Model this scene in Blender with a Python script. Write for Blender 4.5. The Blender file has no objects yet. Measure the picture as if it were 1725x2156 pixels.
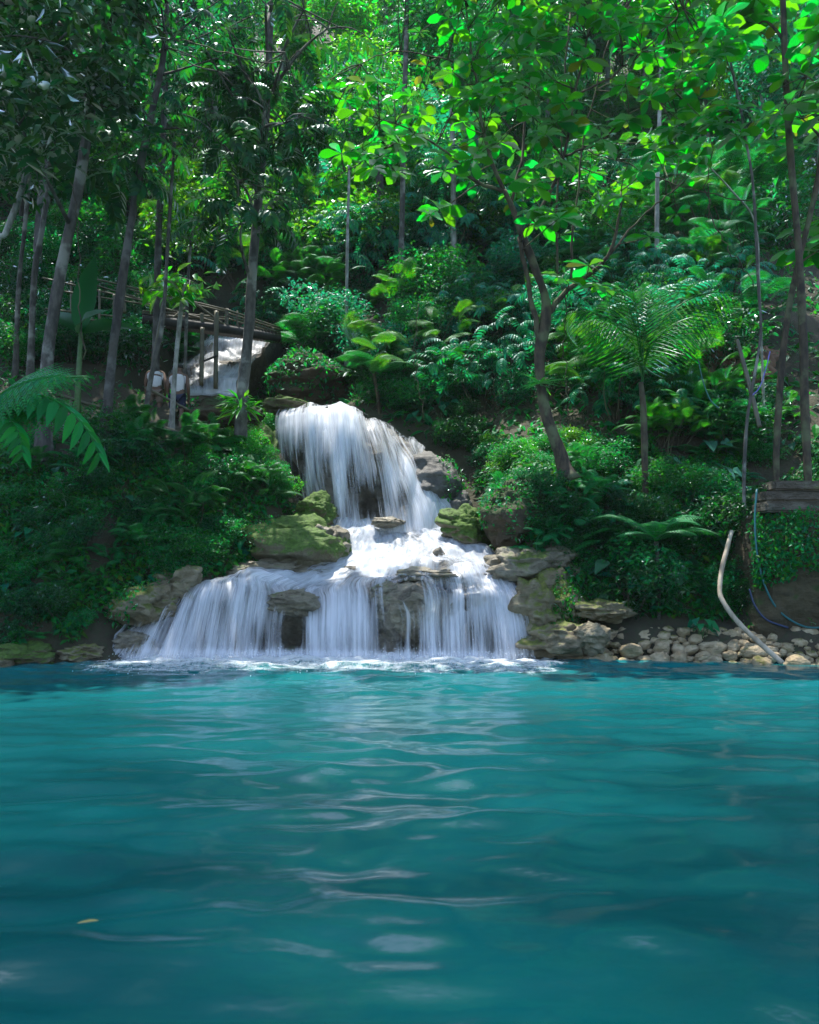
import bpy, bmesh, math, random
import numpy as np
from mathutils import Vector, Matrix
R = math.radians
rng = np.random.default_rng(7)
random.seed(7)
scene = bpy.context.scene
col = scene.collection

# ------------------------------------------------------------------ camera
F = 1707.0; CAMH = 1.3; PITCH = R(4.65)
CP, SP = math.cos(PITCH), math.sin(PITCH)
def P(u, v, Y):
    """photo pixel (1725 wide frame) at world depth Y -> world point"""
    x = (u-862.5)/F; y = (1078.0-v)/F
    d = np.array([x, CP - y*SP, SP + y*CP])
    return np.array([0, 0, CAMH]) + d*(Y/d[1])
def proj(p):
    p = np.asarray(p, float) - np.array([0, 0, CAMH])
    f = p[..., 1]*CP + p[..., 2]*SP
    y = -p[..., 1]*SP + p[..., 2]*CP
    f = np.where(f < .05, .05, f)
    return 862.5 + F*p[..., 0]/f, 1078.0 - F*y/f
SUN_EL, SUN_AZ = R(74), R(-35)        # azimuth measured from +Y towards +X
SUN = np.array([math.sin(SUN_AZ)*math.cos(SUN_EL), math.cos(SUN_AZ)*math.cos(SUN_EL), math.sin(SUN_EL)])

# ------------------------------------------------------------------ numeric helpers
def _h(i, j, k, s):
    n = (i*374761393 + j*668265263 + k*2147483647 + s*1274126177) & 0xFFFFFFFF
    n = ((n ^ (n >> 13))*1274126177) & 0xFFFFFFFF
    n = (n ^ (n >> 16)) & 0xFFFF
    return n/65535.0
def vnoise(p, s=0):
    p = np.asarray(p, float); q = np.floor(p).astype(np.int64); f = p-q; f = f*f*(3-2*f)
    i, j, k = q[..., 0], q[..., 1], q[..., 2]
    fx, fy, fz = f[..., 0], f[..., 1], f[..., 2]
    def L(a, b, t): return a+(b-a)*t
    c = [[[_h(i+a, j+b, k+d, s) for d in (0, 1)] for b in (0, 1)] for a in (0, 1)]
    return L(L(L(c[0][0][0], c[1][0][0], fx), L(c[0][1][0], c[1][1][0], fx), fy),
             L(L(c[0][0][1], c[1][0][1], fx), L(c[0][1][1], c[1][1][1], fx), fy), fz)*2-1
def fbm(p, o=4, s=0, g=.5):
    p = np.asarray(p, float); r = 0; a = 1
    for k in range(o):
        r = r + a*vnoise(p, s+k); p = p*2.03+17.1; a *= g
    return r
def norm(v):
    return v/np.maximum(np.linalg.norm(v, axis=-1, keepdims=True), 1e-9)
def smooth(a, b, x):
    t = np.clip((x-a)/(b-a), 0, 1); return t*t*(3-2*t)
def inpoly(u, v, poly):
    u = np.asarray(u); v = np.asarray(v); r = np.zeros(u.shape, bool); n = len(poly)
    for i in range(n):
        x1, y1 = poly[i]; x2, y2 = poly[(i+1) % n]
        c = ((y1 > v) != (y2 > v)) & (u < (x2-x1)*(v-y1)/((y2-y1) if y2 != y1 else 1e-9)+x1)
        r ^= c
    return r

# ------------------------------------------------------------------ mesh building
def mesh_from(name, parts, mats, smooth_=True):
    """parts: list of (V, F(n,k), material index)"""
    Vs, loops, sizes, mi = [], [], [], []
    off = 0
    for V, Fc, m in parts:
        V = np.asarray(V, float); Fc = np.asarray(Fc, np.int64)
        if len(V) == 0 or len(Fc) == 0: continue
        Vs.append(V); loops.append((Fc+off).ravel()); sizes.append(np.full(len(Fc), Fc.shape[1])); mi.append(np.full(len(Fc), m)); off += len(V)
    V = np.concatenate(Vs); loops = np.concatenate(loops); sizes = np.concatenate(sizes); mi = np.concatenate(mi)
    me = bpy.data.meshes.new(name)
    me.vertices.add(len(V)); me.vertices.foreach_set('co', V.astype(np.float32).ravel())
    me.loops.add(len(loops)); me.loops.foreach_set('vertex_index', loops.astype(np.int32))
    st = np.concatenate([[0], np.cumsum(sizes)[:-1]])
    me.polygons.add(len(sizes)); me.polygons.foreach_set('loop_start', st.astype(np.int32))
    me.polygons.foreach_set('loop_total', sizes.astype(np.int32))
    me.polygons.foreach_set('material_index', mi.astype(np.int32))
    me.polygons.foreach_set('use_smooth', np.full(len(sizes), smooth_))
    for m in mats: me.materials.append(m)
    me.update(calc_edges=True); me.validate()
    return me
def link(name, me, parent=None, loc=None, label=None, cat=None, group=None, kind=None):
    o = bpy.data.objects.new(name, me); col.objects.link(o)
    if parent is not None: o.parent = parent
    if loc is not None: o.location = Vector(loc)
    return tag(o, label, cat, group, kind)
def tag(o, label=None, cat=None, group=None, kind=None):
    if label: o['label'] = label
    if cat: o['category'] = cat
    if group: o['group'] = group
    if kind: o['kind'] = kind
    return o
def dup(o, loc, rz, sc, label=None, group=None, parent=None):
    c = o.copy(); col.objects.link(c); c.parent = parent
    if parent is None:
        c.location = Vector(loc); c.rotation_euler = (0, 0, rz); c.scale = (sc, sc, sc)
        if label: c['label'] = label
        if group: c['group'] = group
    for ch in o.children: dup(ch, None, 0, 1, parent=c)
    return c
def join(parts):
    """several (V,F) with the same face size -> one (V,F)"""
    parts = [q for q in parts if len(q[0])]
    if not parts: return np.zeros((0, 3)), np.zeros((0, 4), int)
    Vs, Fs, off = [], [], 0
    for V, Fc in parts:
        Vs.append(V); Fs.append(np.asarray(Fc)+off); off += len(V)
    return np.concatenate(Vs), np.concatenate(Fs)
def place(T, pos, d, up, sc):
    """copy template T=(V,F) to pos with axis d (local +Y) and approximate normal up; sc scalar/array/(n,3)"""
    V, Fc = T; pos = np.atleast_2d(pos); n = len(pos)
    d = norm(np.broadcast_to(np.atleast_2d(d), (n, 3)).astype(float)); up = np.broadcast_to(np.atleast_2d(up), (n, 3)).astype(float)
    x = np.cross(d, up); bad = np.linalg.norm(x, axis=1) < 1e-3
    x[bad] = np.cross(d[bad], np.array([1., .3, .2])); x = norm(x); z = np.cross(x, d)
    sc = np.asarray(sc, float)
    if sc.ndim == 0: sc = np.full((n, 3), float(sc))
    elif sc.ndim == 1: sc = np.repeat(sc[:, None], 3, 1)
    M = np.stack([x*sc[:, :1], d*sc[:, 1:2], z*sc[:, 2:]], 2)
    W = np.einsum('nij,kj->nki', M, V)+pos[:, None]
    k = len(V)
    FF = (Fc[None]+(np.arange(n)*k)[:, None, None]).reshape(-1, Fc.shape[1])
    return W.reshape(-1, 3), FF
def tube(pts, rad, sides=8, rough=0, seed=0, cap=True):
    pts = np.asarray(pts, float); n = len(pts)
    rad = np.broadcast_to(np.asarray(rad, float), (n,))
    t = norm(np.gradient(pts, axis=0))
    a = np.array([1., 0, 0]) if abs(t[0, 0]) < .8 else np.array([0, 1., 0])
    X = []
    x = norm(a - t[0]*np.dot(a, t[0]))
    for i in range(n):
        x = norm(x - t[i]*np.dot(x, t[i])); X.append(x)
    X = np.array(X); Yv = np.cross(t, X)
    ang = np.linspace(0, 2*np.pi, sides, endpoint=False)
    rr = rad[:, None]*np.ones(sides)
    V = pts[:, None]+rr[..., None]*(np.cos(ang)[None, :, None]*X[:, None]+np.sin(ang)[None, :, None]*Yv[:, None])
    if rough:
        nn = fbm(V*np.array([4, 4, 1.6]), 3, seed)
        V = V+(V-pts[:, None])*nn[..., None]*rough
    V = V.reshape(-1, 3)
    i = np.arange(n-1)[:, None]*sides; j = np.arange(sides)[None]
    Q = np.stack([i+j, i+(j+1) % sides, i+sides+(j+1) % sides, i+sides+j], -1).reshape(-1, 4)
    if cap:
        V = np.concatenate([V, pts[:1], pts[-1:]]); c0 = n*sides; c1 = c0+1
        jj = np.arange(0, sides, 2)
        Q = np.concatenate([Q, np.stack([np.full(len(jj), c0), (jj+2) % sides, (jj+1) % sides, jj], 1),
                            np.stack([np.full(len(jj), c1), (n-1)*sides+jj, (n-1)*sides+(jj+1) % sides, (n-1)*sides+(jj+2) % sides], 1)])
    return V, Q
def spline(pts, n):
    """Catmull-Rom through pts (m,k) -> n samples"""
    p = np.asarray(pts, float); m = len(p)
    q = np.concatenate([[2*p[0]-p[1]], p, [2*p[-1]-p[-2]]])
    t = np.linspace(0, m-1, n); i = np.minimum(t.astype(int), m-2); f = (t-i)
    f = f.reshape((-1,)+(1,)*(p.ndim-1))
    a, b, c, d = q[i], q[i+1], q[i+2], q[i+3]
    return .5*(2*b+(c-a)*f+(2*a-5*b+4*c-d)*f**2+(3*b-a-3*c+d)*f**3)

# ------------------------------------------------------------------ materials
class NT:
    def __init__(s, name):
        s.m = bpy.data.materials.new(name); s.m.use_nodes = True; s.t = s.m.node_tree; s.t.nodes.clear()
        s.out = s.n('ShaderNodeOutputMaterial')
    def n(s, typ, ins=None, **kw):
        nd = s.t.nodes.new(typ)
        for k, v in kw.items(): setattr(nd, k, v)
        for k, v in (ins or {}).items(): s.set(nd, k, v)
        return nd
    def set(s, nd, k, v):
        if isinstance(v, bpy.types.NodeSocket): s.t.links.new(v, nd.inputs[k])
        else:
            i = nd.inputs[k]
            if hasattr(i.default_value, '__len__') and not hasattr(v, '__len__'): v = [v]*len(i.default_value)
            if hasattr(i.default_value, '__len__') and len(i.default_value) == 4 and len(v) == 3: v = list(v)+[1]
            i.default_value = v
    def math(s, op, a, b=0., clamp=False):
        nd = s.n('ShaderNodeMath', operation=op, use_clamp=clamp); s.set(nd, 0, a); s.set(nd, 1, b); return nd.outputs[0]
    def rng(s, v, a, b, c=0., d=1.):
        nd = s.n('ShaderNodeMapRange', interpolation_type='SMOOTHSTEP'); s.set(nd, 0, v); s.set(nd, 1, a); s.set(nd, 2, b); s.set(nd, 3, c); s.set(nd, 4, d); return nd.outputs[0]
    def mixc(s, f, a, b):
        nd = s.n('ShaderNodeMix', data_type='RGBA'); s.set(nd, 0, f); s.set(nd, 6, a); s.set(nd, 7, b); return nd.outputs[2]
    def noise(s, vec, scale, detail=4, rough=.55, out=0):
        nd = s.n('ShaderNodeTexNoise', {'Scale': scale, 'Detail': detail, 'Roughness': rough})
        if vec is not None: s.set(nd, 'Vector', vec)
        return nd.outputs[out]
    def coord(s, scale=None):
        c = s.n('ShaderNodeTexCoord').outputs['Object']
        if scale is not None:
            m = s.n('ShaderNodeMapping', {'Scale': scale}); s.set(m, 'Vector', c); return m.outputs[0]
        return c
    def mix(s, f, a, b):
        nd = s.n('ShaderNodeMixShader'); s.set(nd, 0, f); s.set(nd, 1, a); s.set(nd, 2, b); return nd.outputs[0]
    def done(s, sh):
        s.t.links.new(sh, s.out.inputs['Surface']); return s.m

def leafmat(name, c, ct, tr=.45, rough=.4, hue=.035, spots=None, ior=1.3):
    t = NT(name)
    oi = t.n('ShaderNodeObjectInfo').outputs['Random']; g = t.n('ShaderNodeNewGeometry').outputs['Random Per Island']
    val = t.math('ADD', t.math('MULTIPLY', g, .75), t.math('ADD', t.math('MULTIPLY', oi, .4), .45))
    h = t.math('ADD', t.math('MULTIPLY', t.math('SUBTRACT', t.math('FRACT', t.math('MULTIPLY', g, 7.31)), .5), hue*2), .5)
    h = t.math('ADD', h, t.math('MULTIPLY', t.math('SUBTRACT', oi, .5), hue))
    def hs(cc):
        cc_ = cc
        if spots:
            f = t.rng(t.math('FRACT', t.math('MULTIPLY', g, 13.7)), 1-spots[1], 1-spots[1]*.6)
            cc_ = t.mixc(f, cc, spots[0])
        nd = t.n('ShaderNodeHueSaturation'); t.set(nd, 'Hue', h); t.set(nd, 'Value', val); t.set(nd, 'Color', cc_); return nd.outputs[0]
    dif = t.n('ShaderNodeBsdfDiffuse', {'Color': hs(c)}).outputs[0]
    tra = t.n('ShaderNodeBsdfTranslucent', {'Color': hs(ct)}).outputs[0]
    gl = t.n('ShaderNodeBsdfGlossy', {'Color': (.85, .95, 1.), 'Roughness': rough}).outputs[0]
    fr = t.n('ShaderNodeFresnel', {'IOR': ior}).outputs[0]
    return t.done(t.mix(t.math('MULTIPLY', fr, .6), t.mix(tr, dif, tra), gl))
def barkmat(name, a, b, lich=None, sc=9):
    t = NT(name); c = t.coord((1, 1, .35))
    n1 = t.noise(c, sc, 6, .65); n2 = t.noise(t.coord(), 2.2, 4)
    colr = t.mixc(t.rng(n1, .35, .65), a, b)
    if lich is not None: colr = t.mixc(t.rng(n2, .5, .62), colr, lich)
    bp = t.n('ShaderNodeBump', {'Strength': .6, 'Distance': .02, 'Height': n1}).outputs[0]
    return t.done(t.n('ShaderNodeBsdfPrincipled', {'Base Color': colr, 'Roughness': .85, 'Normal': bp}).outputs[0])
def rockmat(name, a, b, moss=.5, mcol=(.05, .075, .012), wet=.5, sc=2.5):
    t = NT(name); geo = t.n('ShaderNodeNewGeometry'); c = geo.outputs['Position']
    n1 = t.noise(c, sc, 8, .65); n2 = t.noise(c, sc*.5, 5); n3 = t.noise(c, sc*7, 6, .7)
    mp = t.n('ShaderNodeMapping', {'Scale': (1, 1, 3.2)}); t.set(mp, 'Vector', c)
    lay = t.noise(mp.outputs[0], sc*1.3, 6, .6)
    cc = t.mixc(t.rng(n1, .38, .62), a, b)
    cc = t.mixc(t.math('MULTIPLY', t.rng(lay, .54, .68), .55), cc, tuple(x*.22 for x in a))
    nz = t.n('ShaderNodeSeparateXYZ'); t.set(nz, 0, geo.outputs['Normal'])
    f = t.math('ADD', t.math('MULTIPLY', nz.outputs[2], .25), t.math('ADD', n2, t.math('MULTIPLY', n3, .35)))
    mf = t.rng(f, 1.05-moss*.6, 1.22-moss*.6)
    mc = t.mixc(t.rng(n3, .35, .65), mcol, tuple(x*2.1 for x in mcol))
    cc = t.mixc(mf, cc, mc)
    hgt = t.math('ADD', t.math('MULTIPLY', n3, .35), t.math('ADD', n1, lay))
    bp = t.n('ShaderNodeBump', {'Strength': 1., 'Distance': .09, 'Height': hgt}).outputs[0]
    ro = t.rng(n2, .3, .7, .85-wet*.6, .9)
    return t.done(t.n('ShaderNodeBsdfPrincipled', {'Base Color': cc, 'Roughness': ro, 'Normal': bp}).outputs[0])
def plain(name, c, rough=.6, var=.25, sc=20):
    t = NT(name); n = t.noise(t.coord(), sc, 4)
    cc = t.mixc(t.rng(n, .3, .7), tuple(x*(1-var) for x in c), tuple(min(1, x*(1+var)) for x in c))
    return t.done(t.n('ShaderNodeBsdfPrincipled', {'Base Color': cc, 'Roughness': rough}).outputs[0])
def filmmat(name, colr=(.80, .825, .88), fx=16., fy=.55, amt=1.):
    """silky falling water: streaks drawn out along the flow (attribute st = metres across / along, dens = how much water)"""
    t = NT(name)
    st = t.n('ShaderNodeAttribute', attribute_name='st').outputs['Vector']
    de = t.n('ShaderNodeAttribute', attribute_name='dens').outputs['Fac']
    def nz(sx, sy, det):
        m = t.n('ShaderNodeMapping', {'Scale': (sx, sy, 1)}); t.set(m, 'Vector', st); return t.noise(m.outputs[0], 1., det, .6)
    a = nz(fx, fy, 3); b = nz(fx*.28, fy*.7, 3); c_ = nz(fx*3.2, fy*1.4, 2)
    s = t.math('ADD', t.math('ADD', t.math('MULTIPLY', a, .36), t.math('MULTIPLY', b, .46)), t.math('MULTIPLY', c_, .18))
    thr = t.math('SUBTRACT', .68, t.math('MULTIPLY', de, .36))
    al = t.math('MULTIPLY', t.math('DIVIDE', t.math('SUBTRACT', s, thr), .2), .93, True)
    al = t.math('MULTIPLY', al, amt)
    d = t.n('ShaderNodeBsdfDiffuse', {'Color': colr}).outputs[0]; tr = t.n('ShaderNodeBsdfTranslucent', {'Color': colr}).outputs[0]
    w = t.mix(.4, d, tr)
    g = t.n('ShaderNodeBsdfGlossy', {'Roughness': .35}).outputs[0]
    w = t.mix(.05, w, g)
    return t.done(t.mix(al, t.n('ShaderNodeBsdfTransparent').outputs[0], w))

M = {}
M['leaf_big'] = leafmat('broad_leaf', (.010, .115, .014), (.085, .55, .004), .5, .45, spots=((.2, .24, .01), .04), ior=1.2)
M['leaf_dark'] = leafmat('dark_leaf', (.005, .065, .017), (.014, .28, .022), .42, .34, ior=1.3)
M['leaf_mid'] = leafmat('green_leaf', (.007, .14, .030), (.02, .47, .035), .47, ior=1.25)
M['leaf_lime'] = leafmat('lime_leaf', (.03, .24, .014), (.12, .65, .01), .5, ior=1.25)
M['leaf_blue'] = leafmat('bluish_leaf', (.012, .155, .078), (.018, .44, .14), .42, ior=1.25)
M['leaf_ivy'] = leafmat('creeper_leaf', (.007, .13, .022), (.02, .44, .018), .42, spots=((.06, .16, .01), .12), ior=1.25)
M['fern'] = leafmat('fern_leaf', (.010, .18, .04), (.02, .55, .035), .45, .45, hue=.02, ior=1.25)
M['palm'] = leafmat('palm_leaf', (.007, .11, .016), (.04, .5, .008), .47, .3, hue=.02, ior=1.33)
M['grey_leaf'] = leafmat('grey_leaf', (.05, .18, .11), (.04, .28, .12), .3, .3)
M['bark_brown'] = barkmat('bark_brown', (.022, .016, .011), (.085, .062, .038), (.10, .11, .055))
M['bark_grey'] = barkmat('bark_grey', (.034, .031, .027), (.10, .092, .08), (.22, .22, .195))
M['bark_pale'] = barkmat('bark_pale', (.14, .14, .12), (.32, .32, .29), (.42, .42, .39))
M['bark_dark'] = barkmat('bark_dark', (.025, .022, .02), (.075, .068, .06), (.12, .12, .11))
M['stemgreen'] = plain('green_stem', (.05, .11, .03))
M['bamboo'] = plain('bamboo_pole', (.10, .09, .055), .45, .3, 6)
M['darkwood'] = plain('dark_wood', (.03, .027, .025), .7, .4, 5)
M['plank'] = plain('weathered_plank', (.10, .085, .065), .8, .3, 4)
M['rock'] = rockmat('travertine', (.15, .128, .085), (.27, .24, .18), .3, wet=.8)
M['rock_wet'] = rockmat('wet_travertine', (.085, .072, .05), (.17, .15, .115), .15, wet=.9)
M['rock_grey'] = rockmat('grey_travertine', (.07, .066, .06), (.15, .142, .13), .12, wet=.5)
M['rock_moss'] = rockmat('mossy_rock', (.13, .105, .06), (.22, .19, .13), .95, (.042, .08, .010), .2)
M['rock_tan'] = rockmat('tan_rock', (.16, .13, .075), (.29, .25, .17), .5, (.07, .085, .015), .2)
M['stone'] = rockmat('pale_stone', (.36, .275, .16), (.54, .44, .29), .3, (.09, .09, .02), .1, 4)
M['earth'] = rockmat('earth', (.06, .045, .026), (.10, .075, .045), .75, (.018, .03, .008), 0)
M['film'] = filmmat('falling_water')
M['film_b'] = filmmat('falling_water_b', fx=9., fy=.4)
M['rapid'] = filmmat('running_water', (.72, .76, .82), 5., 1.1)
M['drop_glint'] = plain('water_drop_glint', (.8, .84, .9), .1, .05)
M['foam'] = filmmat('foam', (.92, .95, .97), 7., 7.)

# ground material: dark damp soil and leaf litter, brown dirt on the right
def groundmat():
    t = NT('forest_floor'); c = t.coord()
    n = t.noise(c, 1.1, 8, .7); n2 = t.noise(c, 11, 6, .7)
    cc = t.mixc(t.rng(n, .35, .65), (.03, .025, .014), (.055, .045, .026))
    cc = t.mixc(t.math('MULTIPLY', t.rng(n2, .45, .65), .6), cc, (.02, .045, .012))
    bp = t.n('ShaderNodeBump', {'Strength': .9, 'Distance': .06, 'Height': n2}).outputs[0]
    return t.done(t.n('ShaderNodeBsdfPrincipled', {'Base Color': cc, 'Roughness': .9, 'Normal': bp}).outputs[0])
M['ground'] = groundmat()
def poolmat():
    t = NT('turquoise_water'); c = t.coord()
    m = t.n('ShaderNodeMapping', {'Scale': (.35, .6, 1)}); t.set(m, 'Vector', c)
    n = t.noise(m.outputs[0], 1.0, 3)
    sp = t.n('ShaderNodeSeparateXYZ'); t.set(sp, 0, c)
    air = t.math('MULTIPLY', t.rng(t.math('ADD', sp.outputs[1], t.math('MULTIPLY', n, 5.)), 5., 15.5), 1.)   # aerated, milkier water towards the falls
    cc = t.mixc(t.rng(n, .32, .68), (.0, .018, .026), (.0, .036, .045))  # near water lowered in colour to paint the dim foreground
    cc = t.mixc(air, cc, (.006, .130, .142))
    m2 = t.n('ShaderNodeMapping', {'Scale': (1, 1.6, 1)}); t.set(m2, 'Vector', c)
    b = t.noise(m2.outputs[0], 7., 3, .5)
    bp = t.n('ShaderNodeBump', {'Strength': .10, 'Distance': .03, 'Height': b}).outputs[0]
    return t.done(t.n('ShaderNodeBsdfPrincipled', {'Base Color': cc, 'Roughness': .15, 'IOR': 1.6, 'Normal': bp}).outputs[0])
M['pool'] = poolmat()

# ------------------------------------------------------------------ terrain
FAR = [(45, 27), (60, 42), (110, 92)]
COLS = [
 (-60, [(-12, 4), (6, 6), (14, 8), (24, 14), (30, 18)]),
 (-30, [(-12, 2), (6, 2), (14, 3.5), (18, 6), (24, 11), (30, 16)]),
 (-10, [(-12, -1.5), (11.6, -1), (12.2, .3), (13.2, 1.9), (15, 3.8), (17, 5), (20, 6.5), (24, 9.5), (30, 14.5)]),
 (-6, [(-12, -1.5), (12.2, -.6), (12.65, .2), (13.3, 1.3), (14.2, 2.5), (15.5, 3.9), (17, 4.55), (19, 4.9), (21, 6.5), (25, 10), (30, 14)]),
 (-4.3, [(-12, -1.5), (12.5, -.6), (12.9, .1), (13.6, .8), (14.3, 1.8), (15.4, 3.1), (16.6, 4.1), (18.5, 4.6), (20, 4.9), (21.5, 6), (25, 8.6), (30, 13)]),
 (-3, [(-12, -1.5), (12.9, -.6), (13.4, .2), (14.3, .9), (15.2, 1.9), (16, 3.1), (17, 4.0), (18.5, 4.5), (20, 4.9), (22, 6.4), (25, 8.8), (30, 13.5)]),
 (-2, [(-12, -1.5), (13.2, -.7), (13.6, .1), (14.3, .6), (15.3, 1.2), (16.2, 2.2), (17, 3.3), (17.6, 4.1), (19, 4.6), (22, 6.5), (26, 10), (30, 14)]),
 (-1, [(-12, -1.5), (13.4, -.8), (14.2, .3), (15.3, .9), (16.3, 1.5), (17.5, 2.4), (18.2, 4.1), (19.2, 4.7), (22, 7), (26, 10.5), (30, 14.5)]),
 (.5, [(-12, -1.5), (13.4, -.8), (14.2, .3), (15.3, .9), (16.3, 1.5), (17.4, 2.0), (18.3, 3.3), (19.5, 4.8), (22, 7.2), (26, 10.8), (30, 14.8)]),
 (1.5, [(-12, -1.5), (13.3, -.7), (14, .3), (14.8, 1.2), (15.4, 2.1), (16, 2.5), (17, 2.6), (18, 3.2), (20, 5), (22, 7), (26, 10.8), (30, 15)]),
 (2.4, [(-12, -1.5), (13.2, -.6), (13.7, .4), (14.2, 1.3), (14.7, 2.5), (15.2, 3.2), (16.5, 3.5), (18, 4.2), (20, 5.5), (23, 8), (26, 10.8), (30, 15)]),
 (3.6, [(-12, -1.5), (12.8, -.5), (13.2, .35), (13.9, .8), (14.4, 1.7), (15, 2.6), (16.5, 3.4), (18, 4.5), (20, 6), (23, 8.3), (26, 11), (30, 15)]),
 (5.2, [(-12, -1.5), (12.55, -.5), (12.95, .4), (13.6, .6), (14.2, 1.7), (15, 2.7), (16.5, 3.8), (18, 5.2), (20, 7), (23, 9.5), (26, 11.5), (30, 15.5)]),
 (6.2, [(-12, -1.5), (12.3, -.5), (12.75, .42), (13.1, .55), (13.3, 1.9), (14, 2.35), (15.5, 2.9), (17, 4.2), (18, 5.5), (20, 7.5), (23, 10), (26, 12), (30, 16)]),
 (10, [(-12, -1.5), (12, -.5), (12.5, .42), (13, .6), (13.2, 2.1), (14.5, 2.8), (16, 4), (18, 6), (22, 9.5), (26, 12.5), (30, 16)]),
 (30, [(-12, 2), (6, 2), (14, 3.5), (18, 6), (24, 11), (30, 16)]),
 (60, [(-12, 4), (6, 6), (14, 8), (24, 14), (30, 18)]),
]
CX = np.array([c[0] for c in COLS], float)
def ground(x, y):
    x = np.asarray(x, float); y = np.asarray(y, float)
    Z = np.stack([np.interp(y, [p[0] for p in c[1]+FAR], [p[1] for p in c[1]+FAR]) for c in COLS])
    xc = np.clip(x, CX[0], CX[-1]-1e-6)
    i = np.clip(np.searchsorted(CX, xc, side='right')-1, 0, len(CX)-2)
    f = (xc-CX[i])/(CX[i+1]-CX[i]); f = f*f*(3-2*f)
    z = np.take_along_axis(Z, i[None], 0)[0]*(1-f)+np.take_along_axis(Z, (i+1)[None], 0)[0]*f
    z = z - 1.5*smooth(-7.6, -7, x)*(1-smooth(-4.2, -3.4, x))*smooth(20.2, 21.2, y)*(1-smooth(25.5, 27, y)) - .8*smooth(-2.7, -2.1, x)*(1-smooth(1.5, 2.1, x))*smooth(12.9, 13.5, y)*(1-smooth(16.6, 18, y)) - .75*smooth(-4.9, -4.3, x)*(1-smooth(-2.7, -2.1, x))*smooth(12.8, 13.2, y)*(1-smooth(13.7, 14.3, y))
    p = np.stack([x, y, x*0], -1)
    land = smooth(-.5, 1.2, z)
    return z + land*(.16*fbm(p*.9, 3, 3)+.05*fbm(p*3.3, 2, 9)) + smooth(6, 14, z)*.5*fbm(p*.25, 2, 5)
def gz(x, y): return float(ground(np.array([x]), np.array([y]))[0])
def gnormal(x, y):
    e = .08
    dx = (ground(x+e, y)-ground(x-e, y))/(2*e); dy = (ground(x, y+e)-ground(x, y-e))/(2*e)
    return norm(np.stack([-dx, -dy, np.ones_like(dx)], -1))
def hit(u, v, y0=11., y1=70.):
    """point of the ground seen at a photo pixel"""
    ys = np.arange(y0, y1, .04)
    a = P(u, v, 1.); d = a-np.array([0, 0, CAMH])
    pts = np.array([0, 0, CAMH])+d[None]*ys[:, None]
    below = pts[:, 2] < ground(pts[:, 0], pts[:, 1])
    k = int(np.argmax(below)) if below.any() else len(ys)-1
    return pts[k]

def lines(segs):
    o = []
    for a, b, s in segs: o += list(np.arange(a, b, s))
    return np.array(o)
gx = lines([(-60, -12, 2.), (-12, 12, .16), (12, 61, 2.)]); gy = lines([(-12, 12, 1.), (12, 20, .12), (20, 34, .35), (34, 112, 2.)])
X, Y = np.meshgrid(gx, gy); Z = ground(X.ravel(), Y.ravel())
V = np.stack([X.ravel(), Y.ravel(), Z], 1); nx, ny = len(gx), len(gy)
i = np.arange(ny-1)[:, None]*nx+np.arange(nx-1)[None]
Q = np.stack([i, i+1, i+nx+1, i+nx], -1).reshape(-1, 4)
link('ground', mesh_from('ground', [(V, Q, 0)], [M['ground']]), kind='structure')

# ------------------------------------------------------------------ pool water with real waves
wx = lines([(-30, -9, 1.), (-9, 9, .06), (9, 31, 1.)]); wy = lines([(-12, 1, .5), (1, 6, .04), (6, 15, .05)])
def waves(X, Y):
    Z = np.zeros_like(X); wr = np.random.default_rng(3)
    for k in range(90):
        lam = .2*(1.7/.2)**wr.random(); th = wr.normal(np.pi/2, .42)
        if k % 6 == 0: th = wr.random()*np.pi
        kx, ky = 2*np.pi/lam*math.cos(th), 2*np.pi/lam*math.sin(th)
        Z += .0042*lam*(.62 if lam > .8 else 1.25)*np.sin(kx*X+ky*Y+wr.random()*7)
    amp = .7+.5*vnoise(np.stack([X*.35, Y*.5, X*0], -1), 4)
    near = smooth(10.5, 13.2, Y)*np.exp(-((X+.8)/4.)**2)
    C = np.zeros_like(X)
    for k in range(24):
        lam = wr.uniform(.2, .55); th = wr.random()*6.3
        C += .0016*lam/.3*np.sin(2*np.pi/lam*(math.cos(th)*X+math.sin(th)*Y)+wr.random()*7)
    Z = Z+C*smooth(8.5, 12.5, Y)*(.25+.9*np.exp(-((X+.8)/4.5)**2))
    return Z*(amp+.5*near)*np.where(np.abs(X) > 9, 0, 1)
X, Y = np.meshgrid(wx, wy); Z = waves(X, Y)
V = np.stack([X.ravel(), Y.ravel(), Z.ravel()], 1); nx, ny = len(wx), len(wy)
i = np.arange(ny-1)[:, None]*nx+np.arange(nx-1)[None]
Q = np.stack([i, i+1, i+nx+1, i+nx], -1).reshape(-1, 4)
link('pool_water', mesh_from('pool_water', [(V, Q, 0)], [M['pool']]), kind='structure')

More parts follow.
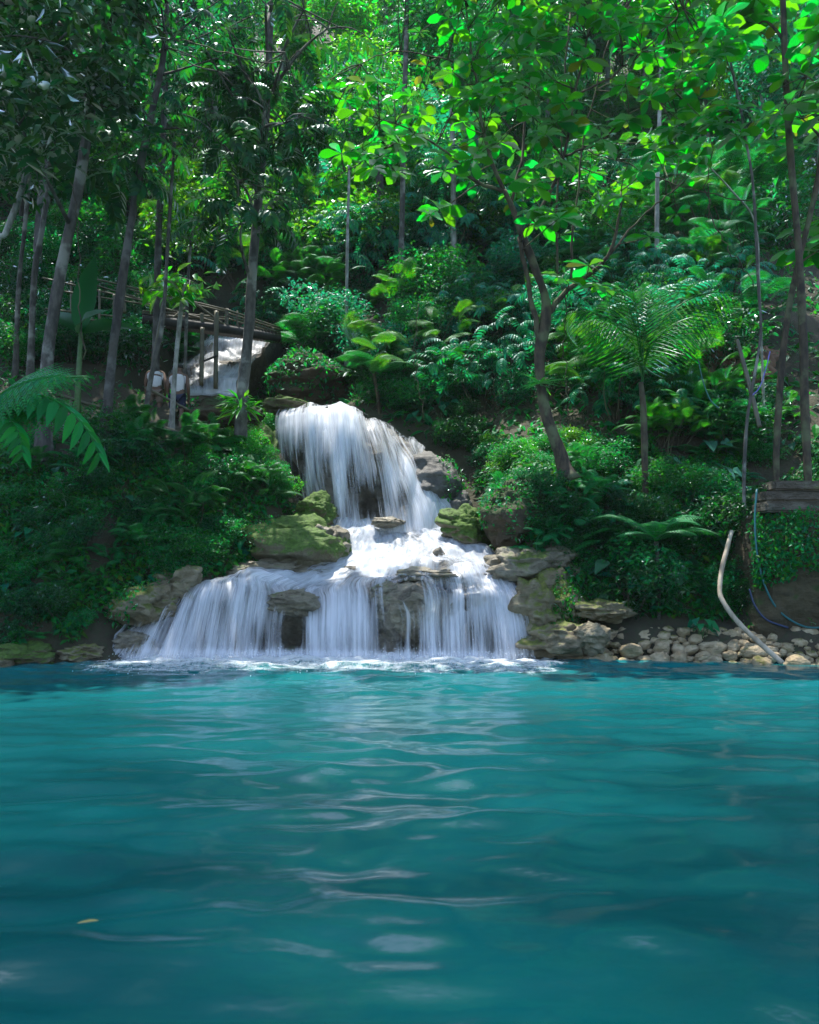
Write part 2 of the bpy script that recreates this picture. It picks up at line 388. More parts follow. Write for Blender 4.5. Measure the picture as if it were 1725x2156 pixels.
# ------------------------------------------------------------------ lofted rock and water
def loft(rows, ns, nt, extra=None):
    G = np.array([[P(*p) for p in r] for r in rows])
    A = spline(G, ns); B = spline(A.transpose(1, 0, 2), nt).transpose(1, 0, 2)
    return B
def gnorm(G):
    n = np.cross(np.gradient(G, axis=1), np.gradient(G, axis=0)); n = norm(n)
    if n[..., 1].mean() > 0: n = -n
    return n
def gridQ(a, b):
    i = np.arange(a-1)[:, None]*b+np.arange(b-1)[None]
    return np.stack([i, i+1, i+b+1, i+b], -1).reshape(-1, 4)
def sheet(name, G, mat, parent, dens, st_off=0.):
    me = mesh_from(name, [(G.reshape(-1, 3), gridQ(*G.shape[:2]), 0)], [mat])
    sx = np.concatenate([np.zeros((G.shape[0], 1)), np.cumsum(np.linalg.norm(np.diff(G, axis=1), axis=2), 1)], 1).mean(0)[None]*np.ones((G.shape[0], 1))
    sy = np.concatenate([np.zeros((1, G.shape[1])), np.cumsum(np.linalg.norm(np.diff(G, axis=0), axis=2), 0)], 0)
    a = me.attributes.new('st', 'FLOAT_VECTOR', 'POINT')
    a.data.foreach_set('vector', np.stack([sx+st_off, sy+st_off*2, np.full_like(sx, st_off)], -1).astype(np.float32).ravel())
    a = me.attributes.new('dens', 'FLOAT', 'POINT'); a.data.foreach_set('value', dens.astype(np.float32).ravel())
    return link(name, me, parent)
def gauss(u, v, L, base):
    d = np.full_like(u, base)
    for (u0, v0, su, sv, a) in L: d = d+a*np.exp(-((u-u0)/su)**2-((v-v0)/sv)**2)
    return d
def rock_closed(G, back=1.5, down=.8):
    """add side and bottom skirts so that the rock has a body"""
    b = np.array([0, back, -down*.2])
    G = np.concatenate([G[:, :1]+b, G[:, :1]+b*.4, G, G[:, -1:]+b*.4, G[:, -1:]+b], 1)
    G = np.concatenate([G, G[-1:]+np.array([0, .1, -down])], 0)
    return G

# --- upper fall
up_rows = [
 [(604, 872, 19.2), (645, 864, 19.), (692, 862, 19.), (742, 866, 19.), (792, 888, 18.8), (845, 915, 18.6), (895, 942, 18.4)],
 [(590, 876, 17.7), (640, 864, 17.4), (690, 860, 17.3), (737, 868, 17.2), (792, 893, 17.2), (845, 925, 17.3), (895, 960, 17.5)],
 [(587, 905, 17.35), (640, 890, 16.95), (692, 890, 16.75), (744, 905, 16.65), (808, 938, 16.65), (868, 975, 16.8), (915, 1008, 17.0)],
 [(590, 952, 17.25), (645, 950, 16.75), (698, 958, 16.5), (754, 970, 16.4), (828, 1002, 16.35), (896, 1035, 16.45), (945, 1055, 16.7)],
 [(597, 1000, 17.2), (655, 1022, 16.68), (706, 1042, 16.4), (764, 1052, 16.25), (842, 1064, 16.15), (915, 1080, 16.25), (968, 1088, 16.5)],
 [(606, 1045, 17.15), (668, 1080, 16.62), (714, 1112, 16.3), (772, 1118, 16.1), (852, 1124, 16.), (925, 1132, 16.05), (980, 1120, 16.4)],
]
G = loft(up_rows, 70, 130); N = gnorm(G); U_, V_ = proj(G)
cave = gauss(U_, V_, [(770, 1050, 45, 60, .75), (705, 985, 12, 50, .35), (625, 1000, 20, 40, .35), (820, 1030, 25, 45, .3)], 0)
rk = G-N*(.10+cave)[..., None]+N*(.16*fbm(G*1.3, 4, 21)+.05*fbm(G*4.5, 3, 5))[..., None]
root = link('rock_dome', None, loc=(0, 0, 0), label='rounded grey rock dome behind the tall upper waterfall', cat='rock')
rkc = rock_closed(rk)
me = mesh_from('rock_body', [(rkc.reshape(-1, 3), gridQ(*rkc.shape[:2]), 0)], [M['rock_wet']])
link('rock_body', me, root)
wf = link('upper_waterfall', None, label='tall white upper waterfall fanning over a rounded grey rock', cat='waterfall')
dl = [(640, 890, 60, 40, .35), (720, 880, 50, 60, .4), (720, 980, 14, 110, .45), (655, 960, 8, 80, .25), (835, 1000, 60, 40, .25), (900, 1080, 60, 50, .3), (930, 1110, 50, 20, .3),
      (770, 1060, 30, 36, -.3), (905, 1040, 40, 60, .25), (870, 990, 30, 30, .15), (625, 1000, 20, 50, -.25), (692, 1030, 12, 50, -.4), (880, 980, 20, 26, -.3), (800, 990, 12, 60, -.2), (845, 1055, 12, 40, -.2), (740, 1000, 9, 50, -.2), (770, 1112, 90, 12, .35)]
for k, (off, mt, b) in enumerate([(.02, 'film_b', .60), (.06, 'film', .56), (.11, 'film', .44)]):
    H = G+N*(off+.08*fbm(np.stack([U_*.035, V_*.006, U_*0+k*5], -1), 3, 31))[..., None]
    de = gauss(U_, V_, dl, b)
    sheet('water_veil', H, M[mt], wf, de, 3.7*k)

# --- rapids and lower cascades
lo_rows = [
 [(690, 1080), (712, 1092), (742, 1103), (780, 1106), (820, 1108), (862, 1112), (910, 1118), (950, 1112)],
 [(670, 1118), (695, 1122), (735, 1130), (785, 1138), (835, 1139), (885, 1138), (935, 1138), (972, 1142)],
 [(630, 1165), (660, 1168), (715, 1172), (775, 1170), (840, 1160), (900, 1152), (965, 1155), (1030, 1168)],
 [(480, 1222), (555, 1208), (640, 1205), (730, 1206), (815, 1195), (895, 1180), (980, 1180), (1058, 1188)],
 [(385, 1272), (430, 1240), (530, 1222), (650, 1247), (775, 1231), (885, 1240), (995, 1205), (1072, 1222)],
 [(325, 1306), (395, 1268), (520, 1248), (650, 1276), (778, 1260), (888, 1268), (1005, 1234), (1092, 1254)],
 [(272, 1338), (365, 1320), (510, 1310), (650, 1318), (778, 1325), (892, 1312), (1015, 1302), (1112, 1302)],
 [(205, 1396), (335, 1402), (500, 1404), (650, 1405), (780, 1405), (895, 1404), (1020, 1403), (1128, 1400)]]
YY = [16.3, 15.8, 15.25, 14.75, 14.2, 13.95, 13.75, 13.45]
YO = [[0, 0, 0, 0, 0, 0, 0, 0]]*3+[[0, 0, .1, .05, 0, -.1, -.1, 0], [-.1, -.1, -.05, .25, -.05, -.3, -.1, -.1], [-.15, -.15, -.05, .25, -.08, -.32, -.05, -.15], [-.25, -.25, 0, .12, -.25, -.2, -.2, -.1], [-.3, -.3, -.05, .1, -.2, -.2, -.2, -.1]]
lo_rows = [[(u, v, YY[a]+YO[a][b]) for b, (u, v) in enumerate(r)] for a, r in enumerate(lo_rows)]
G = loft(lo_rows, 130, 210); N = gnorm(G); U_, V_ = proj(G)
cave = gauss(U_, V_, [(615, 1330, 38, 45, .5), (700, 1330, 20, 50, .25), (540, 1330, 30, 40, .35), (870, 1345, 30, 35, .45), (1000, 1350, 40, 35, .45), (460, 1340, 25, 35, .25), (930, 1350, 15, 35, .3)], 0)
bump = gauss(U_, V_, [(880, 1265, 60, 40, .28), (830, 1310, 30, 50, .1), (1020, 1262, 40, 20, .12), (920, 1200, 40, 14, .12), (950, 1240, 60, 9, -.12), (880, 1215, 70, 7, -.14), (980, 1180, 60, 6, -.12)], 0)
rk = G-N*(.10+cave)[..., None]+N*(bump+.12*fbm(G*1.1, 3, 77)+(.10+.08*(1-smooth(1205, 1240, V_)))*fbm(G*2.7, 4, 42)+.03*fbm(G*8, 3, 5))[..., None]
root = link('rock_ledge', None, label='wide pale rock ledge under the lower cascades at the pool', cat='rock')
rkc = rock_closed(rk, 1.2, .8)
link('rock_body', mesh_from('rock_body', [(rkc.reshape(-1, 3), gridQ(*rkc.shape[:2]), 0)], [M['rock_wet']]), root)
wf = link('lower_waterfall', None, label='low wide row of white cascades spilling into the turquoise pool', cat='waterfall')
dl = [(790, 1120, 130, 20, .4), (760, 1160, 90, 25, .2), (760, 1195, 140, 22, .42), (560, 1220, 80, 16, .45), (430, 1250, 60, 20, .25), (960, 1150, 60, 18, .45), (1010, 1185, 55, 25, .25), (910, 1200, 50, 20, -.2),
      (500, 1290, 80, 40, .15), (720, 1310, 60, 60, .38), (660, 1330, 12, 60, .3), (617, 1340, 28, 42, -.55), (820, 1330, 24, 60, -.6), (860, 1262, 45, 22, -.5), (545, 1345, 14, 40, -.25), (870, 1350, 12, 35, -.25), (955, 1320, 18, 60, .22), (905, 1335, 24, 40, .05), (1000, 1240, 50, 14, -.25),
      (1060, 1300, 45, 70, .32), (285, 1355, 70, 50, .12), (1045, 1210, 50, 40, .25), (985, 1150, 50, 20, .2), (420, 1350, 50, 40, .1), (470, 1290, 14, 60, -.2), (735, 1330, 10, 50, -.22), (1030, 1330, 12, 50, -.22), (650, 1385, 500, 10, .3), (690, 1130, 20, 20, -.3), (1000, 1335, 16, 45, -.15)]
for k, (off, b) in enumerate([(.03, .74), (.07, .64), (.12, .5)]):
    lip = smooth(1225, 1275, V_)*(.05*k)
    H = G+N*(off+lip+np.maximum(bump, -.03)+.05*fbm(np.stack([U_*.025, V_*.005, U_*0+k*5], -1), 3, 31)+.07*(1-smooth(1205, 1240, V_))*fbm(G*3, 3, 8))[..., None]
    de = gauss(U_, V_, dl, b)
    steep = smooth(1215, 1245, V_)
    ca, cb = np.searchsorted(steep[:, 100], .5), 0
    # the running water above the lip and the falling water below it are two meshes
    sheet('running_water', H[:ca+2], M['rapid'], wf, de[:ca+2]+(-.06 if k else .0), 2.3*k)
    sheet('water_veil', H[ca:], M['film' if k else 'film_b'], wf, de[ca:], 2.3*k+1)
# foam at the foot
fx = np.linspace(-5.6, 3.0, 260); fy = np.linspace(10.2, 13.75, 110)
X, Y = np.meshgrid(fx, fy)
foot = 13.3+.12*fbm(np.stack([X*1.2, X*0, X*0], -1), 2, 3)
dist = np.maximum(0, foot-Y)
Z = waves(X, Y)+.014+.07*np.maximum(0, fbm(np.stack([X*5, Y*5, X*0], -1), 3, 11))*np.exp(-dist/.3)
de = (.42+1.0*np.exp(-dist/.4)+.55*np.exp(-dist/1.6))*smooth(-5.6, -4.2, X)*(1-smooth(1.9, 2.9, X))-.9*smooth(1.6, 3., dist)
sheet('foam', np.stack([X, Y, Z], -1), M['foam'], wf, de)
# splash drops where the falls hit; white specks further out imitate sun glints
dg = np.random.default_rng(8); n = 1700
x = dg.uniform(-4.6, 1.95, n); y = 13.15-np.abs(dg.normal(0, .8, n)); z = np.abs(dg.normal(0, .10, n))*np.exp(-(13.2-y)*.8)+.03
dv = dg.normal(size=(n, 3))*.3+np.array([0, 0, 1]); 
T_DROP = (np.array([[0, -1, 0], [.5, 0, 0], [0, 0, .5], [-.5, 0, 0], [0, 0, -.5], [0, 1, 0]], float), np.array([[0, 2, 1, 1], [0, 3, 2, 2], [0, 4, 3, 3], [0, 1, 4, 4], [5, 1, 2, 2], [5, 2, 3, 3], [5, 3, 4, 4], [5, 4, 1, 1]]))
T_DROP = (T_DROP[0], T_DROP[1][:, :3])
V, Q = place(T_DROP, np.stack([x, y, z], 1), dv, np.array([[0, 1., .1]]), dg.uniform(.004, .013, n))
link('spray', mesh_from('spray', [(V, Q, 0)], [M['drop_glint']]), wf)['kind'] = 'stuff'

# --- far cascade under the bridge
fc_rows = [
 [(395, 742, 25.), (440, 716, 25.), (490, 706, 25), (540, 703, 25), (585, 700, 25)],
 [(372, 765, 24.2), (425, 735, 24.2), (480, 722, 24.2), (530, 722, 24.2), (560, 722, 24.2)],
 [(356, 785, 23.5), (415, 768, 23.4), (470, 760, 23.3), (515, 755, 23.3), (545, 745, 23.5)],
 [(352, 805, 23.2), (410, 800, 23.), (455, 798, 22.9), (490, 792, 22.9), (515, 785, 23.1)],
 [(350, 822, 22.4), (405, 806, 22.4), (450, 803, 22.3), (480, 806, 22.3), (497, 808, 22.4)],
 [(352, 840, 21.9), (405, 832, 21.9), (450, 832, 21.9), (480, 834, 21.9), (500, 836, 21.9)]]
G = loft(fc_rows, 50, 70); N = gnorm(G); U_, V_ = proj(G)
root = link('far_rock', None, label='pale rock slope under the distant cascade by the footbridge', cat='rock')
rkc = rock_closed(G-N*(.08-.12*fbm(G*1.6, 4, 9))[..., None], 1.5, 2.)
link('rock_body', mesh_from('rock_body', [(rkc.reshape(-1, 3), gridQ(*rkc.shape[:2]), 0)], [M['rock_wet']]), root)
wf = link('far_cascade', None, label='distant white cascade spreading beneath the bamboo footbridge', cat='waterfall')
for k, b in enumerate((.55, .5)):
    de = gauss(U_, V_, [(450, 830, 80, 14, .5), (500, 760, 40, 50, .3), (480, 800, 40, 20, .3), (395, 790, 10, 20, -.15), (425, 780, 6, 24, -.15), (390, 760, 40, 40, .25), (490, 770, 10, 8, -.6)], b+.12)
    sheet('water_veil', G+N*(.03+.05*k+.14*fbm(G*np.array([1.2, 1.2, 3.]), 4, 3))[..., None], M['rapid'], wf, de, k*3.1)

# ------------------------------------------------------------------ boulders
def ico(sub):
    bm = bmesh.new(); bmesh.ops.create_icosphere(bm, subdivisions=sub, radius=1)
    V = np.array([v.co[:] for v in bm.verts]); Fc = np.array([[v.index for v in f.verts] for f in bm.faces]); bm.free(); return V, Fc
ICO5, ICO3 = ico(5), ico(3)
def boulder_mesh(name, seed, dim, mat, rough=.35, base=ICO5, freq=1.3):
    V, Fc = base
    d = 1+rough*fbm(V*freq+seed*7.7, 4, seed)+.35*rough*fbm(V*freq*3.5+seed, 3, seed+4)
    d = d-.22*rough*(1-np.abs(fbm(V*freq*1.7+seed*3.1, 3, seed+9)))**3+.12*rough*fbm(V*freq*9, 3, seed+2)
    W = V*d[:, None]*np.array(dim)
    W = W+np.array(dim)*.1*fbm(np.stack([V[:, 2]*5, V[:, 0], V[:, 1]], 1), 2, seed)[:, None]*np.array([1, 1, .2])
    return mesh_from(name, [(W, Fc, 0)], [mat])
def boulder(u, v, Y, wpx, hpx, seed, mat, label, depth=None, rough=.35, rot=0, name='boulder'):
    c = P(u, v, Y); s = Y/F; w, h = wpx*s/2, hpx*s/2
    o = link(name, boulder_mesh(name, seed, (w, depth or (w+h)/2, h), M[mat], rough), loc=c, label=label, cat='rock'); o.rotation_euler = (0, 0, rot)
    return o
BG = boulder(908, 1040, 17.4, 130, 170, 1, 'rock_grey', 'smooth bare grey rock flank right of the upper waterfall', 1.0, .15)
boulder(560, 1000, 17.4, 70, 170, 28, 'rock_moss', 'dark rock face at the left edge of the upper waterfall', .6, .3)
boulder(965, 1085, 16.9, 70, 90, 2, 'rock_grey', 'grey rock at the lower right foot of the upper waterfall', .5, .3)
BL = boulder(618, 1152, 15.5, 235, 145, 3, 'rock_moss', 'large moss covered rock left of the white rapids', .9, .2)
boulder(665, 1080, 16.1, 90, 80, 4, 'rock_moss', 'dark mossy rock at the left foot of the upper waterfall', .5, .3)
boulder(690, 1150, 15.5, 100, 85, 14, 'rock', 'pale wet rock beside the rapids below the mossy rock', .6, .35)
boulder(590, 1200, 14.85, 190, 45, 5, 'rock', 'pale flat rock shelf between mossy rock and lower cascade', .4, .4)
boulder(862, 1292, 13.85, 135, 120, 31, 'rock', 'rounded pale wet boulder splitting the lower cascades in the middle', .5, .2)
boulder(822, 1262, 14.0, 90, 70, 32, 'rock', 'wet rock hump at the lip left of the middle boulder', .4, .25)
boulder(622, 1268, 13.95, 95, 55, 33, 'rock', 'low wet rock bulge in the lip of the left lower cascade', .35, .25)
boulder(930, 1215, 14.35, 170, 40, 34, 'rock', 'flat rippled wet rock in the middle of the rapids', .5, .3)
boulder(1010, 1262, 13.85, 100, 34, 35, 'rock', 'narrow wet rock step under the right lower cascade', .3, .3)
boulder(285, 1352, 13.35, 90, 50, 36, 'rock', 'low wet rock under the thin spill at the far left', .3, .3)
boulder(820, 1100, 15.9, 70, 20, 37, 'rock', 'small wet rock at the foot of the upper waterfall', .25, .3)
BT = boulder(375, 1240, 14.05, 120, 95, 6, 'rock_tan', 'tan rock at the upper left end of the lower cascade', .5, .4)
BT2 = boulder(300, 1275, 13.7, 130, 80, 7, 'rock_tan', 'low tan rock at the foot of the left leafy bank', .5, .4)
BT3 = boulder(190, 1340, 13.5, 110, 60, 8, 'rock_tan', 'tan rock sloping to the water left of the cascades', .4, .4)
boulder(170, 1372, 12.95, 90, 40, 9, 'rock_tan', 'small brown rock at the waterline on the left shore', .3, .4)
boulder(70, 1380, 12.7, 120, 50, 24, 'rock_moss', 'dark rock at the waterline under the left bank', .35, .4)
boulder(2, 1398, 12.3, 46, 36, 25, 'rock_tan', 'small wet rock at the left edge of the pool', .2, .3)
boulder(1120, 1195, 14.35, 170, 95, 10, 'rock', 'pale ridged boulder at the right end of the upper rapids', .6, .35)
BR = boulder(1150, 1275, 13.8, 130, 130, 11, 'rock_tan', 'mossy tan boulder at the right end of the lower cascades', .6, .35)
boulder(1165, 1345, 13.4, 130, 80, 12, 'rock_tan', 'wet tan rock between the lower cascade and the stone wall', .5, .35)
boulder(985, 1110, 15.6, 110, 75, 13, 'rock_moss', 'mossy rock under the overgrown mound right of the rapids', .5, .4)
boulder(610, 858, 18.2, 110, 36, 15, 'rock_moss', 'olive moss covered rock at the crest of the upper waterfall', .6, .25)
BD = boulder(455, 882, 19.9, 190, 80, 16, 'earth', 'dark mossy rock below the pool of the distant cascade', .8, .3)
BF = boulder(640, 800, 21.8, 170, 110, 17, 'earth', 'large shaded overgrown rock right of the distant cascade', 1., .3)  # dark earth colour paints the hollow's shade onto this rock
boulder(1245, 1342, 12.95, 72, 66, 18, 'rock_tan', 'largest mossy boulder at the left end of the stone wall', .3, .25)
boulder(1270, 1285, 13.5, 110, 50, 19, 'rock_tan', 'low heap of tan rock above the stone wall', .4, .4)
boulder(450, 1215, 14.9, 90, 40, 26, 'rock_moss', 'small mossy rock behind the lip of the lower cascade', .4, .4)
MOUND = boulder(1085, 1085, 14.95, 150, 130, 27, 'earth', 'bare brown earth lump on the mound under the forked tree', .5, .3)

# stones of the low wall at the right shore
smesh = [boulder_mesh('stone', 40+k, (1, .8+.15*(k % 3), .62+.1*(k % 4)), M['stone'], .28, ICO3, 1.) for k in range(8)]
sr = np.random.default_rng(12); placed = []; n_st = 0
for big in (0, 1, 2):
    for tries in range((40, 500, 4000)[big]):
        u = sr.uniform(1195, 1760) if big else sr.uniform(1260, 1760)
        if big == 0 and 1290 < u < 1480 and sr.random() < .7: continue
        yb = np.interp(u, [1195, 1300, 1500, 1760], [13.1, 12.9, 12.65, 12.3])
        q = sr.random(); topz = np.interp(u, [1195, 1300, 1500, 1600, 1760], [.35, .5, .5, .45, .5])
        if big == 0: q *= .45
        z = -.03+q*topz; y = yb+q*.55
        x = (u-862.5)/F*y
        s = (sr.uniform(.17, .24), sr.uniform(.10, .15), sr.uniform(.055, .09))[big]
        p = np.array([x, y, z])
        if any(np.linalg.norm(p-a) < (s+b)*.70 for a, b in placed): continue
        if abs(u-1640+ (1390-1320)*0) < 18 and z < .1: continue
        placed.append((p, s)); n_st += 1
        big_l = ['large pale mossy boulder built into the low stone wall', 'fist sized pale stone stacked in the low shore wall', 'small pale pebble wedged in the low shore wall'][big]
        big_g = ['large boulders of the shore wall', 'stones of the shore wall', 'small pebbles of the shore wall'][big]
        if n_st > 290: break
        o = link(('boulder', 'stone', 'pebble')[big], smesh[sr.integers(8)], loc=p, label=big_l, cat='stone', group=big_g)
        o.scale = (s*sr.uniform(.85, 1.25), s, s*sr.uniform(.75, 1.)); o.rotation_euler = (sr.normal(0, .25), sr.normal(0, .25), sr.uniform(0, 6.3))

# ------------------------------------------------------------------ leaf templates (axis +Y, normal +Z)
def leaf_t(w, seg=4, fold=.12, droop=.25, prof=None, wav=0):
    ys = np.linspace(0, 1, seg+1)
    pr = prof(ys) if prof else np.sin(np.pi*np.clip(ys, .02, .985))**.8
    V = []
    for k, y in enumerate(ys):
        hw = w*pr[k]/2; z = -droop*y*y
        wv = wav*math.sin(k*2.1)
        V += [(-hw, y, z+fold*hw*2+wv*hw), (0, y, z), (hw, y, z+fold*hw*2-wv*hw)]
    V = np.array(V); Q = []
    for k in range(seg):
        for c in (0, 1): Q.append([k*3+c, k*3+c+1, k*3+c+4, k*3+c+3])
    return V, np.array(Q)
obov = lambda y: np.interp(y, [0, .08, .3, .5, .68, .84, .94, 1], [.05, .12, .5, .86, 1, .8, .42, .03])
heart = lambda y: np.interp(y, [0, .03, .15, .35, .7, 1], [.5, .8, 1, .92, .5, .02])
lance = lambda y: np.interp(y, [0, .15, .4, .75, 1], [.2, .8, 1, .6, .03])
T_BIG = leaf_t(.5, 7, .08, .3, obov, .10)
T_SM = leaf_t(.5, 2, .15, .2)
T_MED = leaf_t(.42, 3, .15, .3, lance)
T_LONG = leaf_t(.13, 3, .1, .35, lance)
T_HEART = leaf_t(.8, 5, .1, .3, heart, .1)
T_BAN = leaf_t(.27, 8, .22, .5, lance, .1)
def frond_t(L, n, elev, bend, ll, leaf, fwd=55, ldroop=.1, rach=.012, prof=None, stalk=.12, lw=1., side=None):
    """a pinnate leaf; quads only"""
    m = 24; s = np.linspace(0, 1, m); th = R(elev)-R(bend)*s**1.25
    y = np.concatenate([[0], np.cumsum(np.cos(th[:-1]))])*L/(m-1); z = np.concatenate([[0], np.cumsum(np.sin(th[:-1]))])*L/(m-1)
    if side is None: xs = np.zeros(m)
    else: xs = side*L*s**2
    pts = np.stack([xs, y, z], 1)
    parts = [tube(pts, np.linspace(rach, rach*.25, m), 4)]
    si = np.linspace(stalk, 1, n); pf = prof or (lambda q: np.sin(np.pi*(.12+.86*q)**.8)**.75)
    q = (si-stalk)/(1-stalk); lens = ll*np.maximum(pf(q), .06)
    b = np.stack([np.interp(si, s, pts[:, k]) for k in range(3)], 1); ti = np.interp(si, s, th)
    tan = np.stack([0*ti, np.cos(ti), np.sin(ti)], 1); nor = np.stack([0*ti, -np.sin(ti), np.cos(ti)], 1)
    fw = R(fwd)*(1-.35*q)
    for sg in (-1, 1):
        d = np.cos(fw)[:, None]*tan+np.sin(fw)[:, None]*np.array([sg, 0, 0])-np.array([0, 0, ldroop])
        jit = 1+.08*np.sin(np.arange(n)*5.1+sg)
        sc = np.stack([lens*lw, lens*jit, lens], 1)
        parts.append(place(leaf, b, d, nor, sc))
    return join(parts)
PINNA = frond_t(1, 11, 0, 15, .26, T_SM, 65, 0, .01, lambda q: 1-.85*q, .06)
FR_FERN = [frond_t(1, 15, e, b, .36, PINNA, 68, .12, .010, None, .12) for e, b in ((55, 80), (35, 70), (65, 110))]
FR_PALM = [frond_t(1, 42, e, b, .34, T_LONG, 52, .35, .012, None, .16) for e, b in ((60, 95), (80, 70), (35, 95))]
FR_PIN = [frond_t(1, 9, e, b, .27, T_MED, 62, .25, .008, lambda q: .75+.25*np.sin(3*q), .1, .95) for e, b in ((25, 75), (5, 60), (40, 95))]
FR_SIMP = [frond_t(1, 16, e, b, .26, T_MED, 66, .1, .010, None, .12, .62) for e, b in ((55, 85), (35, 75))]

HK = [(560, 1215, 14.6), (480, 1228, 14.2), (640, 1215, 14.5), (720, 1210, 14.6), (790, 1190, 14.9), (760, 1150, 15.4), (840, 1140, 15.6), (900, 1160, 15.2), (980, 1160, 15.1), (1040, 1190, 14.5), (950, 1190, 14.7), (860, 1215, 14.3), (1000, 1230, 14), (700, 875, 17.2), (760, 890, 17), (850, 950, 16.8), (930, 1060, 16.4), (905, 452, 14.4), (935, 360, 14.3), (1040, 500, 14.8), (1390, 1150, 13.5), (1340, 1120, 13.5), (1450, 1120, 13.5), (450, 820, 22), (480, 740, 24), (420, 760, 24), (520, 740, 24), (80, 820, 12.6), (180, 930, 12.6), (300, 1400, 12.5), (500, 1408, 12.3), (700, 1408, 12.3), (900, 1408, 12.3), (1100, 1408, 12.3), (620, 1440, 11), (900, 1440, 11), (1200, 1430, 11.3), (400, 1480, 9.5), (750, 1480, 9.5), (1100, 1480, 9.5), (1350, 640, 15), (1420, 680, 15), (1290, 700, 15), (450, 1000, 15.6), (560, 1020, 15.8), (620, 1120, 15.4), (1100, 1160, 14.3), (1230, 1340, 13), (1320, 1340, 12.9), (1400, 1345, 12.8), (1480, 1345, 12.8), (1560, 1345, 12.7), (1640, 1350, 12.5), (1710, 1350, 12.5), (1100, 960, 15)]
KP = np.array([P(*q) for q in HK]); PRUNE = [False]
def sunkeep(p, rad=.55):
    """the sun reaches the cascades through a gap in the canopy: keep that gap free of leaves"""
    if not PRUNE[0] or len(p) == 0: return np.ones(len(p), bool)
    d = p[:, None]-KP[None]; t = d@SUN
    return (np.linalg.norm(d-t[..., None]*SUN, axis=2) > rad).all(1)
def sph(n, r=None, shell=.5):
    g = r or rng
    d = norm(g.normal(size=(n, 3))); return d*(g.random(n)**(1/3.)*(1-shell)+shell)[:, None]
def upish(n, spread=.6, r=None):
    g = r or rng; return norm(np.array([0, 0, 1.])+spread*g.normal(size=(n, 3)))
def leaves_small(c, rad, n, size, T=T_SM, g=None, spread=.75):
    g = g or rng; p = np.asarray(c)+sph(n, g, .35)*np.asarray(rad)
    az = g.random(n)*2*np.pi; d = np.stack([np.cos(az), np.sin(az), g.normal(-.15, .4, n)], 1)
    return place(T, p, d, upish(n, spread, g), size*(.6+.8*g.random(n)))
def leaves_clump(c, rad, n, per, size, T=T_SM, g=None, cl=.14):
    """twig clusters: leaves gathered round many little centres"""
    g = g or rng; p = np.asarray(c)+sph(n, g, .35)*np.asarray(rad)
    p = p[sunkeep(p)]; n = len(p); p = np.repeat(p, per, 0)+g.normal(size=(n*per, 3))*cl*np.array([1, 1, .6])
    az = g.random(n*per)*2*np.pi; d = np.stack([np.cos(az), np.sin(az), g.normal(-.25, .4, n*per)], 1)
    return place(T, p, d, upish(n*per, .6, g), size*(.6+.8*g.random(n*per)))
def leaves_rosette(pts, size, g=None, per=(5, 9), lift=.15, T=T_BIG):
    g = g or rng; pos, d, up, sc = [], [], [], []
    pts = np.atleast_2d(pts); pts = pts[sunkeep(pts)]
    for p in pts:
        k = g.integers(*per); a0 = g.random()*6.3; ax = norm(np.array([0, 0, 1.])+.35*g.normal(size=3))
        s = size*g.uniform(.75, 1.2)
        for j in range(k):
            a = a0+j*2*np.pi/k+g.normal(0, .2); v = np.array([math.cos(a), math.sin(a), lift+g.normal(0, .22)])
            v = norm(v - ax*np.dot(v, ax)*.5); pos.append(p+v*.02); d.append(v); up.append(norm(ax+.25*g.normal(size=3))); sc.append(s*g.uniform(.7, 1.1))
    return place(T, np.array(pos), np.array(d), np.array(up), np.array(sc))
def leaves_frond(c, rad, n, size, Ts, g=None, down=-.1):
    g = g or rng; out = []
    p = np.asarray(c)+sph(n, g, .2)*np.asarray(rad); p = p[sunkeep(p, .8)]; n = len(p); az = g.random(n)*2*np.pi
    o = norm(p-np.asarray(c)); d = np.stack([np.cos(az), np.sin(az), np.full(n, down)], 1)*.6+o*np.array([.6, .6, .1])
    d[:, 2] += g.normal(0, .2, n)
    which = g.integers(0, len(Ts), n)
    for k, T in enumerate(Ts):
        s = which == k
        if s.any(): out.append(place(T, p[s], d[s], upish(int(s.sum()), .25, g), size*(.65+.7*g.random(int(s.sum())))))
    return join(out)
def leaves_hang(c, rad, n, size, g=None):
    """bamboo-like drooping narrow leaves"""
    g = g or rng; m = n*6
    p = np.repeat(np.asarray(c)+sph(n, g, .2)*np.asarray(rad), 6, 0)
    az = g.random(m)*2*np.pi; d = np.stack([np.cos(az)*.8, np.sin(az)*.8, g.uniform(-1.1, .1, m)], 1)
    return place(T_LONG, p+g.normal(size=(m, 3))*.05, d, upish(m, .4, g), np.stack([size*1.5*np.ones(m), size*(.7+.6*g.random(m)), size*np.ones(m)], 1))

